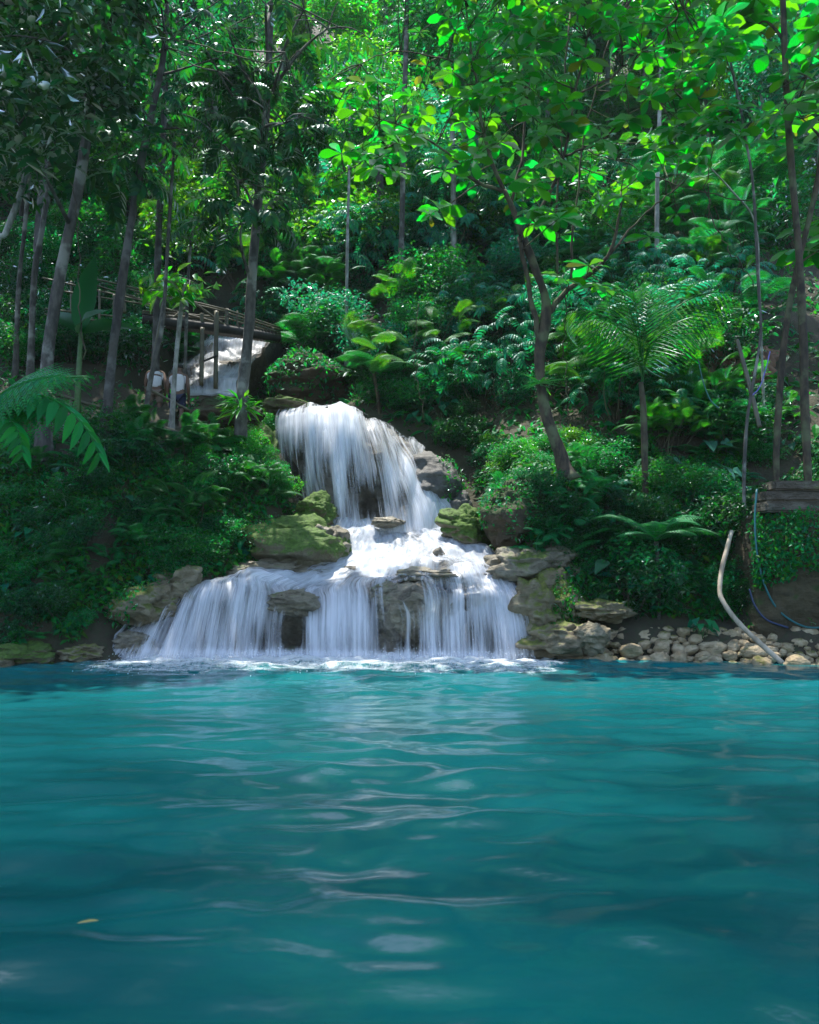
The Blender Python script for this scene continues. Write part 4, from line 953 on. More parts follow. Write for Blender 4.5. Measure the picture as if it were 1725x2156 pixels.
# creepers covering the banks: nobody could count these
def cover(name, poly, n, size, mat, T=T_SM, y0=11.5, yr=(12.4, 19), xr=(-9, 9), thr=-.25):
    gg = np.random.default_rng(len(name)); x = gg.uniform(*xr, n*6); y = gg.uniform(*yr, n*6); z = ground(x, y)
    u, v = proj(np.stack([x, y, z], 1))
    ok = inpoly(u, v, poly) & ~inpoly(u, v, CHAN) & (z > .12) & (fbm(np.stack([x*1.3, y*1.3, z], 1), 2, 6) > thr)
    x, y, z = x[ok][:n], y[ok][:n], z[ok][:n]; m = len(x); N_ = gnormal(x, y)
    p = np.stack([x, y, z], 1)+N_*(.02+.16*gg.random(m)**1.5)[:, None]
    az = gg.random(m)*6.3; d = np.stack([np.cos(az), np.sin(az)*.7, gg.normal(-.45, .35, m)], 1)
    V, Q = place(T, p, d, norm(N_+np.array([0, 0, .5])+.5*gg.normal(size=(m, 3))), size*(.45+1.7*gg.random(m)**2.5))
    link(name, mesh_from(name, [(V, Q, 0)], [M[mat]], False), kind='stuff', label='creeping leaves covering '+name.replace('_creeper', ' ').replace('_', ' ').strip(), cat='creeper')
cover('left_bank_creeper', [(-200, 880), (420, 930), (520, 950), (640, 1060), (620, 1130), (500, 1215), (400, 1215), (240, 1260), (150, 1360), (-200, 1380)], 42000, .085, 'leaf_ivy')
cover('right_bank_creeper', [(1000, 930), (1240, 930), (1620, 900), (1900, 1000), (1640, 1100), (1560, 1310), (1250, 1290), (1180, 1240), (1010, 1130)], 34000, .085, 'leaf_ivy')
cover('earth_wall_creeper', [(1560, 1040), (1900, 1040), (1900, 1330), (1560, 1330)], 5200, .06, 'leaf_ivy', thr=-.1)
cover('hill_slope_creeper', [(-300, -100), (2000, -100), (2000, 960), (1000, 960), (840, 900), (560, 840), (-300, 900)], 110000, .2, 'leaf_mid', T_MED, yr=(16, 60), xr=(-34, 34))

def overgrow(o, n, size, mat, keep, seed):
    """creeping leaves rooted on a rock: a part of that rock"""
    gg = np.random.default_rng(seed); me = o.data; m = len(me.polygons)
    c = np.zeros(m*3); nn = np.zeros(m*3); me.polygons.foreach_get('center', c); me.polygons.foreach_get('normal', nn)
    c = c.reshape(-1, 3); nn = nn.reshape(-1, 3); nn[(nn[:, 1] > .35)] *= (-1 if 'bank' in o.name else 1); ok = np.where(keep(c, nn))[0]; k = gg.choice(ok, n)
    p = c[k]+gg.normal(size=(n, 3))*.03+nn[k]*(.02+.08*gg.random(n))[:, None]
    d = nn[k]*.3+gg.normal(size=(n, 3))*.6-np.array([0, 0, .5])
    V, Q = place(T_SM, p, d, norm(nn[k]+.5*gg.normal(size=(n, 3))), size*(.5+gg.random(n)))
    link('creeper', mesh_from('creeper', [(V, Q, 0)], [M[mat]], False), o)['kind'] = 'stuff'
overgrow(MOUND, 1500, .07, 'leaf_ivy', lambda c, n: (n[:, 2] > .25) | (c[:, 0] > .2) | (fbm(c*2, 2, 3) > .2), 1)
overgrow(BF, 1500, .11, 'leaf_mid', lambda c, n: n[:, 2] > -.3, 4)
overgrow(BD, 700, .08, 'leaf_ivy', lambda c, n: fbm(c*2, 2, 3) > -.1, 5)
overgrow(BG, 500, .08, 'leaf_ivy', lambda c, n: (c[:, 0]+.3*fbm(c*3, 2, 3) > .3), 9)
overgrow(BT2, 900, .07, 'leaf_ivy', lambda c, n: c[:, 0]-.5*c[:, 2]+.35*fbm(c*3, 2, 3) < .05, 11)
overgrow(BT3, 700, .07, 'leaf_ivy', lambda c, n: c[:, 0]-.6*c[:, 2]+.3*fbm(c*3, 2, 3) < -.05, 12)
overgrow(BT, 250, .06, 'leaf_ivy', lambda c, n: (c[:, 0] < -.1) & (n[:, 2] > 0), 13)
overgrow(BR, 1500, .06, 'leaf_ivy', lambda c, n: (c[:, 0]+.3*fbm(c*3, 2, 3) > .12), 2)
overgrow(BL, 500, .05, 'leaf_ivy', lambda c, n: (c[:, 0] < -.3) & (n[:, 2] > -.2), 3)
# ------------------------------------------------------------------ hero plants
def fronds(root, Ts, specs, mat):
    """specs: (azimuth deg from +X, template, length, start z)"""
    ms = [mesh_from('frond', [(T[0], T[1], 0)], [mat], False) for T in Ts]
    for a, k, L, z, *roll in specs:
        o = link('frond', ms[k], root, loc=(0, 0, z)); o.rotation_euler = (0, R(roll[0]) if roll else 0, R(a)-math.pi/2); o.scale = (L, L, L)
# palm on the right
b = hit(1357, 955); b = P(1357, 950, min(b[1], 15.2)); b[2] = gz(b[0], b[1])-.1
top = P(1350, 805, b[1]); root = link('palm_tree', None, loc=b, label='young coconut style palm with arching fronds on the right slope', cat='palm')
st = spline(np.array([b*0, (P(1356, 880, b[1])-b), top-b]), 16)
link('trunk', mesh_from('trunk', [(*tube(st, np.linspace(.075, .05, 16), 8, .15), 0)], [M['bark_brown']]), root)
FRP = [frond_t(1, 24, e, bd, .42, T_LONG, 50, dr, .008, None, .14, .34) for e, bd, dr in ((84, 98, .6), (88, 25, .25), (70, 110, .9), (86, 125, .8))]
tz = top[2]-b[2]
fronds(root, FRP, [(5, 0, 3.0, tz), (100, 1, 2.4, tz), (178, 0, 2.4, tz), (200, 3, 2.2, tz), (-25, 3, 2.2, tz), (150, 1, 2.1, tz), (40, 1, 2.1, tz)], M['palm'])
# tree fern behind the crest, lime palm frond
b = hit(800, 870); root = link('tree_fern', None, loc=b, label='slender tree fern with spreading fronds behind the waterfall crest', cat='fern')
link('trunk', mesh_from('trunk', [(*tube(np.array([[0, 0, -.2], [-.05, 0, .4], [-.15, 0, 1.]]), [.06, .05, .04], 8, .2), 0)], [M['bark_brown']]), root)
fronds(root, FR_FERN, [(175, 0, 1.3, 1.), (150, 2, 1.2, 1.), (20, 0, 1.1, 1.), (-30, 1, 1.1, 1.), (215, 0, 1.2, 1.), (70, 2, 1.1, 1.), (260, 1, 1., 1.)], M['fern'])
shrub('palmlet', hit(785, 800), 1.3, '', 'bright lime young palm standing behind the upper waterfall', 0)
# tree ferns right of the far cascade
for (u, v, s, lab) in [(640, 745, 1.5, 'grey green tree fern spreading right of the footbridge end'), (700, 700, 1.3, 'smaller tree fern above the rock by the footbridge'), (600, 690, 1.2, 'tree fern close against the right end of the footbridge')]:
    p = hit(u, v+30); root = link('tree_fern', None, loc=p, label=lab, cat='fern')
    link('trunk', mesh_from('trunk', [(*tube(np.array([[0, 0, -.2], [0, 0, .3], [0, 0, .7]]), [.06, .05, .04], 8, .2), 0)], [M['bark_brown']]), root)
    fronds(root, FR_FERN, [(a+g.normal(0, 10), int(k % 3), s*g.uniform(.85, 1.1), .7) for k, a in enumerate(range(0, 360, 45))], M['fern'])
# fern right bank with yellowing fronds
p = P(1385, 1265, 13.55); p[2] = gz(p[0], p[1])-.05
tz = P(1385, 1140, 13.55)[2]-p[2]
root = link('tree_fern', None, loc=p, label='small tree fern with a dark stem above the stone wall', cat='fern')
link('trunk', mesh_from('trunk', [(*tube(np.array([[0, 0, -.1], [.03, 0, tz*.5], [0, 0, tz]]), [.055, .045, .04], 8, .25), 0)], [M['bark_dark']]), root)
fronds(root, FR_FERN, [(155, 0, 1.25, tz), (30, 0, 1.25, tz), (-8, 1, 1.1, tz), (200, 1, .8, tz), (250, 2, .8, tz), (300, 1, .85, tz), (90, 0, .9, tz), (335, 2, .9, tz)], M['fern'])
# fern at the left edge, overhanging the bank
p = P(-60, 1000, 12.9); p[2] = gz(p[0], p[1])-.1
root = link('tree_fern', None, loc=p, label='large fern at the left edge with long fronds hanging over the bank', cat='fern')
tz = P(-60, 890, 12.6)[2]-p[2]
link('trunk', mesh_from('trunk', [(*tube(np.array([[0, 0, -.1], [.0, 0, tz*.5], [0, 0, tz]]), [.09, .07, .06], 8, .25), 0)], [M['bark_brown']]), root)
FB = [frond_t(1, 17, 45, 50, .34, PINNA, 72, .15, .010, None, .1), frond_t(1, 15, 35, 115, .17, leaf_t(.32, 4, .14, .3, lance), 75, .3, .010, lambda q: .75+.3*np.sin(3.1*q), .15), FR_FERN[0]]
fronds(root, FB, [(-8, 0, 2.3, tz, 50), (-22, 1, 3.0, tz, 15), (12, 0, 2.1, tz+.1, 35), (-60, 2, 1.4, tz), (60, 0, 1.5, tz), (5, 0, 2.0, tz-.25, 55), (-38, 1, 2.0, tz-.2), (40, 2, 1.7, tz)], M['fern'])
# cycad-like plant at the walkers' path
p = hit(450, 975); root = link('palm_seedling', None, loc=p, label='small sunlit palm seedling at the top of the left bank', cat='palm')
link('trunk', mesh_from('trunk', [(*tube(np.array([[0, 0, -.1], [0, 0, .1], [0, 0, .25]]), [.04, .035, .03], 8, .2), 0)], [M['bark_brown']]), root)
fronds(root, FR_PALM, [(20, 0, .9, .25), (60, 1, .8, .25), (100, 1, .7, .25), (160, 0, .9, .25), (350, 2, .8, .25), (200, 2, .8, .25), (290, 2, .6, .25)], M['palm'])
# bird's nest ferns on the spotted trunk
ep = P(508, 850, 16.45); m = 60
az = g.random(m)*6.3; d = np.stack([np.cos(az), np.sin(az), g.uniform(-.6, 1., m)], 1)
link('epiphyte_fern', mesh_from('epiphyte_fern', [(*place(T_LONG, np.zeros((m, 3))+np.stack([np.cos(az), np.sin(az), np.zeros(m)], 1)*.1+np.stack([az*0, az*0, g.uniform(-.25, .2, m)], 1), d, upish(m, .3, g), np.stack([np.full(m, .6), g.uniform(.3, .5, m), np.full(m, .4)], 1)), 0)], [M['leaf_lime']]), loc=ep, label='bright green strappy fern wrapped round the spotted trunk', cat='fern')
# banana plant on the left
p = P(165, 800, 15.4); p[2] = gz(p[0], p[1])-.05
root = link('banana_plant', None, loc=p, label='banana plant with tall upright leaves between the left trunks', cat='plant')
hgt = P(165, 700, 15.4)[2]-p[2]
link('stem', mesh_from('stem', [(*tube(np.array([[0, 0, 0], [0, 0, hgt*.6], [.02, 0, hgt]]), [.08, .06, .04], 8), 0)], [M['stemgreen']]), root)
mb = mesh_from('leaf', [(T_BAN[0], T_BAN[1], 0)], [M['leaf_dark']], True)
for d, L in (((.12, -.1, 1), 1.7), ((-.6, .2, .6), 1.3), ((.7, .3, .4), 1.2), ((.3, -.8, .3), 1.1)):
    V, Q = place(T_BAN, np.zeros((1, 3)), np.array([d], float), np.array([[.3, -1., .4]]), L)
    link('leaf', mesh_from('leaf', [(V, Q, 0)], [M['leaf_dark']]), root, loc=(0, 0, hgt))
# big taro leaf plants above the stone wall
for (u, v, s, k, lab) in [(1450, 1260, .75, 'grey_taro', 'large grey heart leaved plant above the stone wall'), (1480, 1345, .45, 'taro', 'little broad leaved plant growing on top of the stone wall'), (1660, 960, .6, 'grey_taro', 'pale heart leaved plant at the foot of the crossing trunks')]:
    shrub(k, hit(u, v), s, '', lab)

# thin bare lianas
for k, (L, Ys) in enumerate([([(262, 10), (330, 60), (420, 95), (560, 130), (640, 110)], [14.6]*5), ([(1240, 250), (1300, 330), (1420, 390), (1560, 420), (1640, 440)], [14.5]*5), ([(1500, 280), (1490, 420), (1530, 520), (1590, 600)], [14.8]*4),
        ([(150, 380), (170, 480), (165, 620), (180, 760)], [15]*4), ([(470, 300), (455, 420), (462, 560)], [16.]*3), ([(1180, 560), (1195, 660), (1188, 760), (1200, 860)], [15.4]*4), ([(880, 640), (875, 760), (890, 880)], [18.]*3)]):
    p = spline(np.array([P(u, v, y) for (u, v), y in zip(L, Ys)]), 24)+.03*g.normal(size=(24, 3))
    link('liana', mesh_from('liana', [(*tube(p-p[0], .011, 5), 0)], [M['bark_brown']]), loc=p[0], label='thin bare liana '+['slung between the crowns at upper left', 'looping from the forked tree to the right trunks', 'hanging straight beside the thin crooked sapling', 'hanging by the thick leaning grey trunk', 'dangling left of the spotted trunk', 'hanging close right of the forked trunk', 'hanging in the dark behind the upper waterfall'][k], cat='vine')
# ------------------------------------------------------------------ pipes and hoses
def hose(name, L, Ys, r, mat, label, cat):
    p = spline(np.array([P(u, v, y) for (u, v), y in zip(L, Ys)]), 40)
    link(name, mesh_from(name, [(*tube(p-p[0], r*(1+.1*np.sin(np.arange(40)*1.9)**8), 8, .12 if name != 'hose' else 0), 0)], [mat]), loc=p[0], label=label, cat=cat)
M['teal'] = plain('teal_hose', (.008, .11, .12), .4, .1); M['navyhose'] = plain('navy_hose', (.015, .03, .09), .4, .1); M['purple'] = plain('lilac_hose', (.16, .14, .5), .4, .1)
M['pvc'] = barkmat('pale_pipe', (.25, .2, .14), (.46, .4, .31), None, 5)
hose('hose', [(1594, 1030), (1590, 1090), (1594, 1160), (1610, 1230), (1640, 1285), (1690, 1318), (1740, 1322)], [13.2, 13.05, 12.95, 12.9, 12.9, 12.85, 12.8], .016, M['teal'], 'teal garden hose hanging down the earth wall', 'hose')
hose('hose', [(1470, 755), (1480, 800), (1495, 840), (1515, 860)], [15.2, 15.2, 15.1, 15.], .011, M['teal'], 'short teal hose dangling over the bare brown slope', 'hose')
hose('hose', [(1578, 1240), (1590, 1275), (1615, 1305), (1660, 1322)], [12.98, 12.95, 12.9, 12.85], .016, M['navyhose'], 'dark navy hose lying behind the teal one', 'hose')
hose('hose', [(1622, 740), (1612, 780), (1600, 815), (1585, 832)], [14.2, 14.2, 14.2, 14.2], .01, M['purple'], 'thin lilac cord hanging between the thin trunks', 'cord')
hose('pipe', [(1541, 1118), (1530, 1160), (1520, 1200), (1516, 1245), (1525, 1270), (1550, 1305), (1590, 1345), (1648, 1396)], [13.3, 13.15, 13., 12.85, 12.75, 12.6, 12.4, 12.1], .038, M['pvc'], 'bent pale pipe running down the slope into the pool', 'pipe')
hose('bamboo_pole', [(1552, 715), (1570, 780), (1583, 830), (1600, 900)], [14.6, 14.5, 14.4, 14.3], .04, M['bamboo'], 'short leaning pale bamboo pole beside the brown slope', 'pole')
M['earth_step'] = rockmat('worn_step', (.075, .06, .042), (.15, .13, .1), .35, wet=0)
# steps at the right edge
def box(c, s, rz=0):
    bm = bmesh.new(); bmesh.ops.create_cube(bm, size=1); bmesh.ops.scale(bm, vec=s, verts=bm.verts)
    bmesh.ops.bevel(bm, geom=bm.edges, offset=min(s)*.18, segments=2, affect='EDGES')
    bmesh.ops.triangulate(bm, faces=bm.faces)
    V = np.array([v.co[:] for v in bm.verts]); Fc = np.array([[v.index for v in f.verts] for f in bm.faces]); bm.free()
    V = V+.012*fbm(V*6, 2, 1)[:, None]
    c_, s_ = math.cos(rz), math.sin(rz); V = V@np.array([[c_, s_, 0], [-s_, c_, 0], [0, 0, 1]])
    return V+np.asarray(c), Fc
root = link('stone_steps', None, loc=P(1680, 1050, 13.4), label='weathered stone steps at the right edge above the earth wall', cat='steps')
base = P(1680, 1050, 13.4)
for (u, v, Yv, w) in [(1705, 1026, 13.7, 1.5), (1700, 1048, 13.45, 1.7), (1698, 1070, 13.2, 1.6)]:
    V, Fc = box(P(u, v, Yv)-base, (w, .5, .17), .06)
    link('step', mesh_from('step', [(V, Fc, 0)], [M['earth_step']], False), root)
# earth wall and bare brown slope on the right (rugged relief of their own)
def patch(name, rows, ns, nt, mat, amp, label, cat, fr=1.6):
    G = loft(rows, ns, nt); N = gnorm(G); G = G+N*(amp*fbm(G*fr, 5, 13, .55))[..., None]; G = rock_closed(G, 1., .5)
    return link(name, mesh_from(name, [(G.reshape(-1, 3), gridQ(*G.shape[:2]), 0)], [mat]), label=label, cat=cat)
M['earth_wall'] = rockmat('earth_wall', (.045, .034, .016), (.085, .065, .034), .5, (.02, .032, .007), 0, 1.6)
M['dirt'] = rockmat('brown_dirt', (.10, .055, .035), (.20, .115, .07), .05, wet=0, sc=1.6)
EB = patch('earth_bank', [[(1580, 1085, 13.25), (1640, 1082, 13.1), (1700, 1080, 13.05), (1800, 1078, 13)], [(1585, 1160, 13.05), (1640, 1160, 12.9), (1700, 1160, 12.85), (1800, 1160, 12.8)], [(1592, 1240, 13.02), (1640, 1240, 12.88), (1700, 1240, 12.82), (1800, 1240, 12.8)], [(1596, 1335, 13.), (1640, 1340, 12.85), (1700, 1340, 12.8), (1800, 1340, 12.75)]], 60, 60, M['earth_wall'], .13, 'steep brown earth bank at the right edge behind the hoses', 'bank')
overgrow(EB, 3200, .065, 'leaf_ivy', lambda c, n: (fbm(c*1.1, 3, 3)+.9*(c[:, 2]-1.9)-.35*(c[:, 0]-5.9) > -.35), 7)
b0 = hit(1560, 790)[1]
patch('dirt_slope', [[(1450, 735, b0+.3), (1520, 720, b0+.3), (1600, 720, b0+.3), (1660, 740, b0+.3)], [(1440, 800, b0), (1520, 790, b0-.2), (1600, 790, b0-.2), (1670, 810, b0)], [(1450, 900, b0-.4), (1520, 900, b0-.6), (1600, 900, b0-.6), (1660, 900, b0-.4)]], 50, 60, M['dirt'], .25, 'bare reddish brown dirt slope behind the thin trunks', 'slope')

# ------------------------------------------------------------------ bamboo footbridge
A = P(330, 660, 21.5); B = P(580, 702, 23.); C0 = P(170, 640, 20.5)
root = link('footbridge', None, loc=A, label='rustic bamboo footbridge with pole railings above the distant cascade', cat='bridge')
def bar(a, b, r, mat, name, par=root, org=A, n=12, bend=0.):
    t = np.linspace(0, 1, n)[:, None]; p = np.asarray(a)+(np.asarray(b)-np.asarray(a))*t+np.sin(np.pi*t)*np.array([0, 0, bend])
    rr = r*(1+.12*(np.arange(n) % 3 == 0))
    return link(name, mesh_from(name, [(*tube(p-org, rr, 8), 0)], [mat]), par)
for dy in (0, .9):
    bar(P(300, 672, 21.3+dy), P(590, 712, 23+dy), .12, M['darkwood'], 'beam', bend=.05)
dk = [(box(P(300+k*7.3, 666+k*1.0, 21.35+.0425*k)+np.array([0, .45, .05])-A, (.085, 1.15, .05), .1)) for k in range(40)]
link('deck', mesh_from('deck', [(*join(dk), 0)], [M['plank']], False), root)
for (a, b) in [((205, 588), (478, 652)), ((478, 652), (590, 690)), ((300, 655), (478, 668)), ((478, 664), (590, 700)), ((200, 600), (330, 640))]:
    bar(P(*a, 21.4), P(*b, 22.6), .024, M['bamboo'], 'rail')
    bar(P(a[0], a[1]+6, 22.4), P(b[0], b[1]+4, 23.5), .02, M['bamboo'], 'rail')
bar(P(310, 640, 21.5), P(500, 690, 22.5), .03, M['bamboo'], 'brace'); bar(P(395, 645, 21.8), P(360, 672, 21.6), .03, M['bamboo'], 'brace')
bar(P(400, 630, 21.8), P(470, 682, 22.2), .03, M['bamboo'], 'brace')
for (u, v0, v1, Yv, r) in [(478, 650, 690, 22.3, .05), (425, 660, 690, 22, .05), (500, 655, 690, 22.5, .03), (535, 672, 700, 22.8, .03), (575, 690, 712, 23., .03), (340, 620, 680, 21.5, .04), (262, 585, 660, 21.2, .05)]:
    bar(P(u, v0, Yv), P(u, v1, Yv), r, M['bamboo'], 'post')
for (u, v0, v1, Yv) in [(426, 690, 812, 21.75), (456, 655, 818, 21.85)]:
    bar(P(u, v0, Yv), P(u-2, v1, Yv), .06, M['bamboo'], 'support_post')
bar(P(430, 760, 21.7), P(458, 748, 21.8), .03, M['darkwood'], 'brace')
# upper walkway at the far left
root2 = link('walkway_railing', None, loc=P(60, 640, 19), label='bamboo railing of the walkway behind the left trunks', cat='railing')
og = P(60, 640, 19)
for a, b in (((90, 585), (330, 640)), ((95, 650), (260, 668)), ((100, 608), (300, 640)), ((95, 662), (250, 680))):
    bar(P(*a, 19), P(*b, 20.5), .022, M['bamboo'], 'rail', root2, og)
for u, v in ((150, 592), (210, 610), (240, 620)):
    bar(P(u, v, 19.5), P(u, v+75, 19.5), .03, M['bamboo'], 'post', root2, og)
# long low bamboo handrail of the path
root3 = link('path_railing', None, loc=P(180, 860, 15.5), label='long sloping bamboo handrail along the path on the left bank', cat='railing'); og = P(180, 860, 15.5)
bar(P(60, 812, 15.2), P(300, 886, 16.6), .035, M['bamboo'], 'rail', root3, og); bar(P(300, 886, 16.6), P(415, 926, 17.2), .05, M['bamboo'], 'rail', root3, og)
bar(P(232, 862, 16), P(285, 916, 16.2), .035, M['bamboo'], 'rail', root3, og); bar(P(305, 815, 17.6), P(400, 865, 18), .03, M['bamboo'], 'rail', root3, og)
for u, v in ((150, 842), (345, 900), (405, 922)):
    bar(P(u, v-6, 16.4), P(u, v+50, 16.4), .035, M['bamboo'], 'post', root3, og)
bar(P(322, 760, 18.4), P(345, 640, 18.4), .04, M['bamboo'], 'post', root3, og)

# ------------------------------------------------------------------ the two walkers
def skin_mesh(name, joints, edges, mat, parent, root_i=0, sub=2):
    me = bpy.data.meshes.new(name); me.from_pydata([j[0] for j in joints], edges, []); me.update()
    o = link(name, me, parent); me.materials.append(mat)
    m = o.modifiers.new('skin', 'SKIN'); m.use_smooth_shade = True
    for k, j in enumerate(joints):
        r = j[1]; me.skin_vertices[0].data[k].radius = (r, r) if not hasattr(r, '__len__') else r
    me.skin_vertices[0].data[root_i].use_root = True
    s = o.modifiers.new('sub', 'SUBSURF'); s.levels = sub; s.render_levels = sub
    return o
SKIN = plain('skin', (.13, .07, .045), .6, .08, 30); SHIRT = plain('white_shirt', (.62, .62, .65), .8, .04, 12); SHORTS = plain('navy_shorts', (.012, .018, .05), .85, .2, 20); HAIR = plain('black_hair', (.012, .010, .009), .6, .2, 60)
KHAKI = plain('brown_shorts', (.16, .12, .09), .85, .1, 20); SHOE = plain('dark_shoes', (.05, .035, .03), .7, .2)
def person(foot, rz, label, shorts, lean=.1, s=1.):
    root = link('person', None, loc=foot, label=label, cat='person'); root.rotation_euler = (0, 0, rz); root.scale = (s, s, s)
    # faces +Y (away from the camera)
    L = lean
    J = [((0, 0, .95), (.155, .11)), ((0, .02*L, 1.12), (.145, .1)), ((0, .12*L, 1.3), (.165, .11)), ((0, .2*L, 1.42), (.13, .09)), ((0, .3*L+.01, 1.5), .055), ((0, .42*L+.02, 1.57), .065), ((0, .45*L+.03, 1.67), (.085, .1)), ((0, .45*L+.02, 1.74), .06),
         ((-.1, 0, .88), .1), ((-.115, .06, .5), .06), ((-.115, .0, .28), .058), ((-.115, -.05, .08), .04), ((-.115, .03, .03), .038), ((-.12, .14, .025), .03),
         ((.1, 0, .88), .1), ((.115, -.02, .5), .06), ((.115, -.12, .3), .058), ((.115, -.2, .11), .04), ((.115, -.14, .04), .038), ((.12, -.03, .03), .03),
         ((-.19, .19*L, 1.41), .06), ((-.25, .1, 1.16), .045), ((-.24, .22, .93), .035), ((-.235, .26, .86), .035), ((-.23, .28, .8), .02),
         ((.19, .19*L, 1.41), .06), ((.25, -.03, 1.14), .045), ((.25, .08, .9), .035), ((.245, .11, .83), .035), ((.24, .13, .77), .02)]
    E = [(0, 1), (1, 2), (2, 3), (3, 4), (4, 5), (5, 6), (6, 7), (0, 8), (8, 9), (9, 10), (10, 11), (11, 12), (12, 13), (0, 14), (14, 15), (15, 16), (16, 17), (17, 18), (18, 19), (3, 20), (20, 21), (21, 22), (22, 23), (23, 24), (3, 25), (25, 26), (26, 27), (27, 28), (28, 29)]
    skin_mesh('body', J, E, SKIN, root)
    for sx in (-1, 1):       # fingers
        b0 = J[24 if sx < 0 else 29][0]; w0 = J[23 if sx < 0 else 28][0]
        fj = [(w0, .03)]; fe = []
        for k in range(4):
            dx = (k-1.5)*.018
            a = (b0[0]+.0, b0[1]+dx, b0[2]); bb = (b0[0]-.005*sx, b0[1]+dx+.006, b0[2]-.045); cc = (b0[0]-.015*sx, b0[1]+dx+.012, b0[2]-.08-.008*(k in (1, 2)))
            n0 = len(fj); fj += [(a, .010), (bb, .009), (cc, .007)]; fe += [(0, n0), (n0, n0+1), (n0+1, n0+2)]
        n0 = len(fj); fj += [((w0[0]-.01*sx, w0[1]+.035, w0[2]-.03), .011), ((w0[0]-.02*sx, w0[1]+.05, w0[2]-.07), .008)]; fe += [(0, n0), (n0, n0+1)]
        skin_mesh('hand', fj, fe, SKIN, root, 0, 1)
    SJ = [((0, 0, .93), (.175, .13)), ((0, .02*L, 1.12), (.165, .12)), ((0, .12*L, 1.3), (.185, .13)), ((0, .2*L, 1.405), (.125, .09)), ((0, .25*L, 1.46), .065),
          ((-.18, .19*L, 1.385), .066), ((-.235, .12, 1.2), .062), ((.18, .19*L, 1.385), .066), ((.235, .02, 1.2), .062)]
    skin_mesh('shirt', SJ, [(0, 1), (1, 2), (2, 3), (3, 4), (3, 5), (5, 6), (3, 7), (7, 8)], SHIRT, root)
    HJ = [((0, 0, .95), (.168, .125)), ((-.1, .01, .86), .118), ((-.115, .05, .56), .095), ((.1, 0, .86), .118), ((.115, -.02, .56), .095)]
    skin_mesh('shorts', HJ, [(0, 1), (1, 2), (0, 3), (3, 4)], shorts, root)
    hy = .45*L+.0
    skin_mesh('hair', [((0, hy-.01, 1.62), (.082, .085)), ((0, hy+.01, 1.69), (.096, .105)), ((0, hy+.01, 1.755), .07)], [(0, 1), (1, 2)], HAIR, root)
    skin_mesh('ear', [((-.09, hy+.03, 1.63), .012), ((-.095, hy+.02, 1.665), .014)], [(0, 1)], SKIN, root, 0, 1)
    skin_mesh('ear', [((.09, hy+.03, 1.63), .012), ((.095, hy+.02, 1.665), .014)], [(0, 1)], SKIN, root, 0, 1)
    skin_mesh('face', [((0, hy+.115, 1.66), .012), ((0, hy+.135, 1.625), .014)], [(0, 1)], SKIN, root, 0, 1)
    return root
def stepstone(p, label):
    V, Fc = box(np.zeros(3), (.75, .55, .22), .1); link('step_stone', mesh_from('step_stone', [(V, Fc, 0)], [M['stone']], False), loc=p-np.array([0, 0, .11]), label=label, cat='step')
p1 = P(372, 912, 19.2); p2 = P(325, 897, 19.9)
stepstone(p1, 'pale stone step under the walker in navy shorts'); stepstone(p2, 'stone step under the walker with brown shorts')
person(p1+np.array([0, 0, .0]), .12, 'person in white shirt and navy shorts climbing the path, seen from behind', SHORTS, .5)
person(p2, .25, 'person in white shirt and brown shorts further up the path, partly hidden', KHAKI, .6, .97)

# ------------------------------------------------------------------ floating leaf
p = P(165, 1940, 1.); t_ = CAMH/(CAMH-p[2]); p = np.array([0, 0, CAMH])+(p-np.array([0, 0, CAMH]))*t_
V, Q = place(leaf_t(.42, 6, .02, .0, lance), np.zeros((1, 3)), np.array([[1, -.35, .05]]), np.array([[0, 0, 1.]]), np.array([[.2, .115, .1]]))
link('floating_leaf', mesh_from('floating_leaf', [(V, Q, 0)], [leafmat('yellow_leaf', (.045, .055, .012), (.05, .06, .01), .3)]), loc=np.array([p[0], p[1], float(waves(p[:1], p[1:2])[0])+.001]), label='single yellow leaf floating on the turquoise pool', cat='leaf')

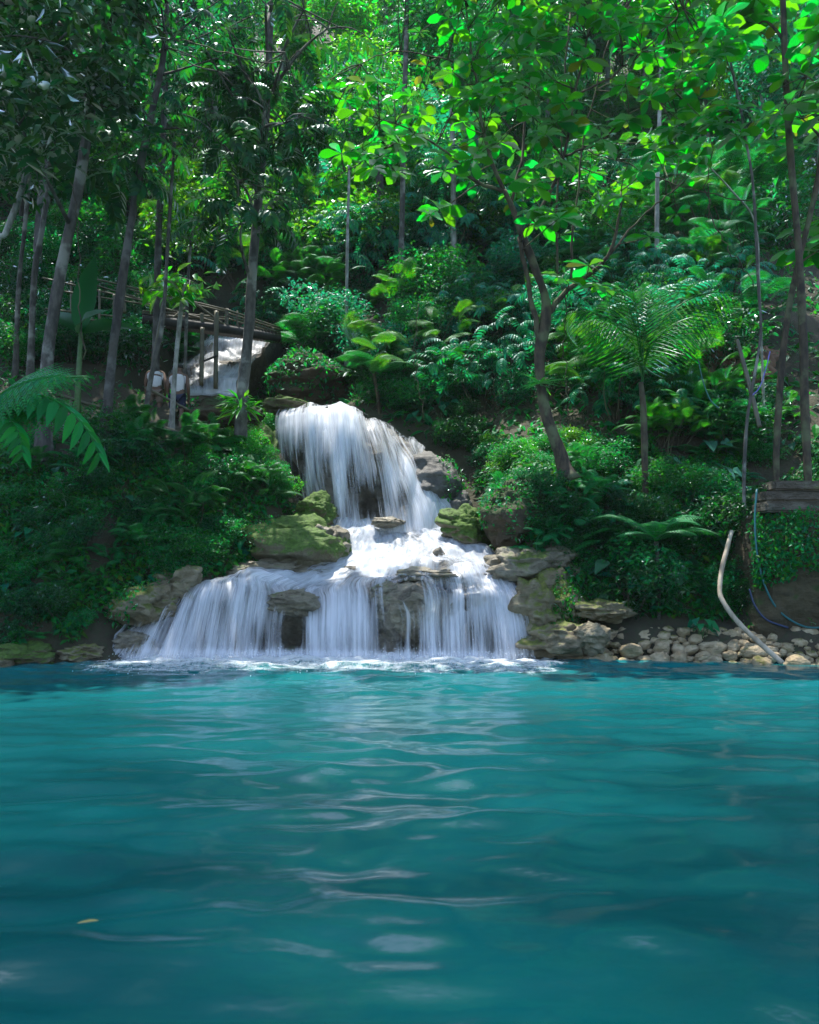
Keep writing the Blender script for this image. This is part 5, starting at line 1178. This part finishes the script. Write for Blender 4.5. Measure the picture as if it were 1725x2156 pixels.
# ------------------------------------------------------------------ thin haze added to lift the blacks and veil the distance
t = NT('black_lift_haze'); pv = t.n('ShaderNodeVolumePrincipled', {'Color': (.72, .9, .95), 'Density': .0003, 'Anisotropy': .2})
t.t.links.new(pv.outputs[0], t.out.inputs['Volume'])
hb = np.array([[x, y, z] for x in (-75, 75) for y in (-14, 118) for z in (-3., 125.)], float)
link('haze', mesh_from('haze', [(hb, np.array([[0, 1, 3, 2], [4, 6, 7, 5], [0, 4, 5, 1], [2, 3, 7, 6], [0, 2, 6, 4], [1, 5, 7, 3]]), 0)], [t.m], False), kind='stuff')
# ------------------------------------------------------------------ light, world, camera
w = bpy.data.worlds.new('World'); scene.world = w; w.use_nodes = True
nt = w.node_tree; bg = nt.nodes['Background']
sky = nt.nodes.new('ShaderNodeTexSky'); sky.sky_type = 'NISHITA'; sky.sun_disc = False
sky.sun_elevation = SUN_EL; sky.sun_rotation = SUN_AZ
nt.links.new(sky.outputs[0], bg.inputs[0]); bg.inputs[1].default_value = .15
sl = bpy.data.lights.new('sun', 'SUN'); sl.energy = 4.; sl.angle = R(.5); sl.color = (1, .96, .88)
so = bpy.data.objects.new('sun', sl); col.objects.link(so)
so.rotation_euler = Vector(SUN).to_track_quat('Z', 'Y').to_euler()
cd = bpy.data.cameras.new('camera'); co = bpy.data.objects.new('camera', cd); col.objects.link(co)
co.location = (0, 0, CAMH); co.rotation_euler = (math.pi/2+PITCH, 0, 0)
cd.sensor_fit = 'HORIZONTAL'; cd.sensor_width = 24; cd.lens = 24*F/1725; cd.clip_end = 500; cd.clip_start = .05
cd.dof.use_dof = True; cd.dof.focus_distance = 15.5; cd.dof.aperture_fstop = 2.8
scene.camera = co
scene.view_settings.view_transform = 'Standard'; scene.view_settings.look = 'None'; scene.view_settings.gamma = 1; scene.view_settings.exposure = 1.28
cy = scene.cycles
cy.max_bounces = 7; cy.diffuse_bounces = 3; cy.glossy_bounces = 3; cy.transmission_bounces = 4; cy.transparent_max_bounces = 14
cy.use_denoising = True; cy.sample_clamp_indirect = 6; cy.caustics_reflective = False; cy.caustics_refractive = False
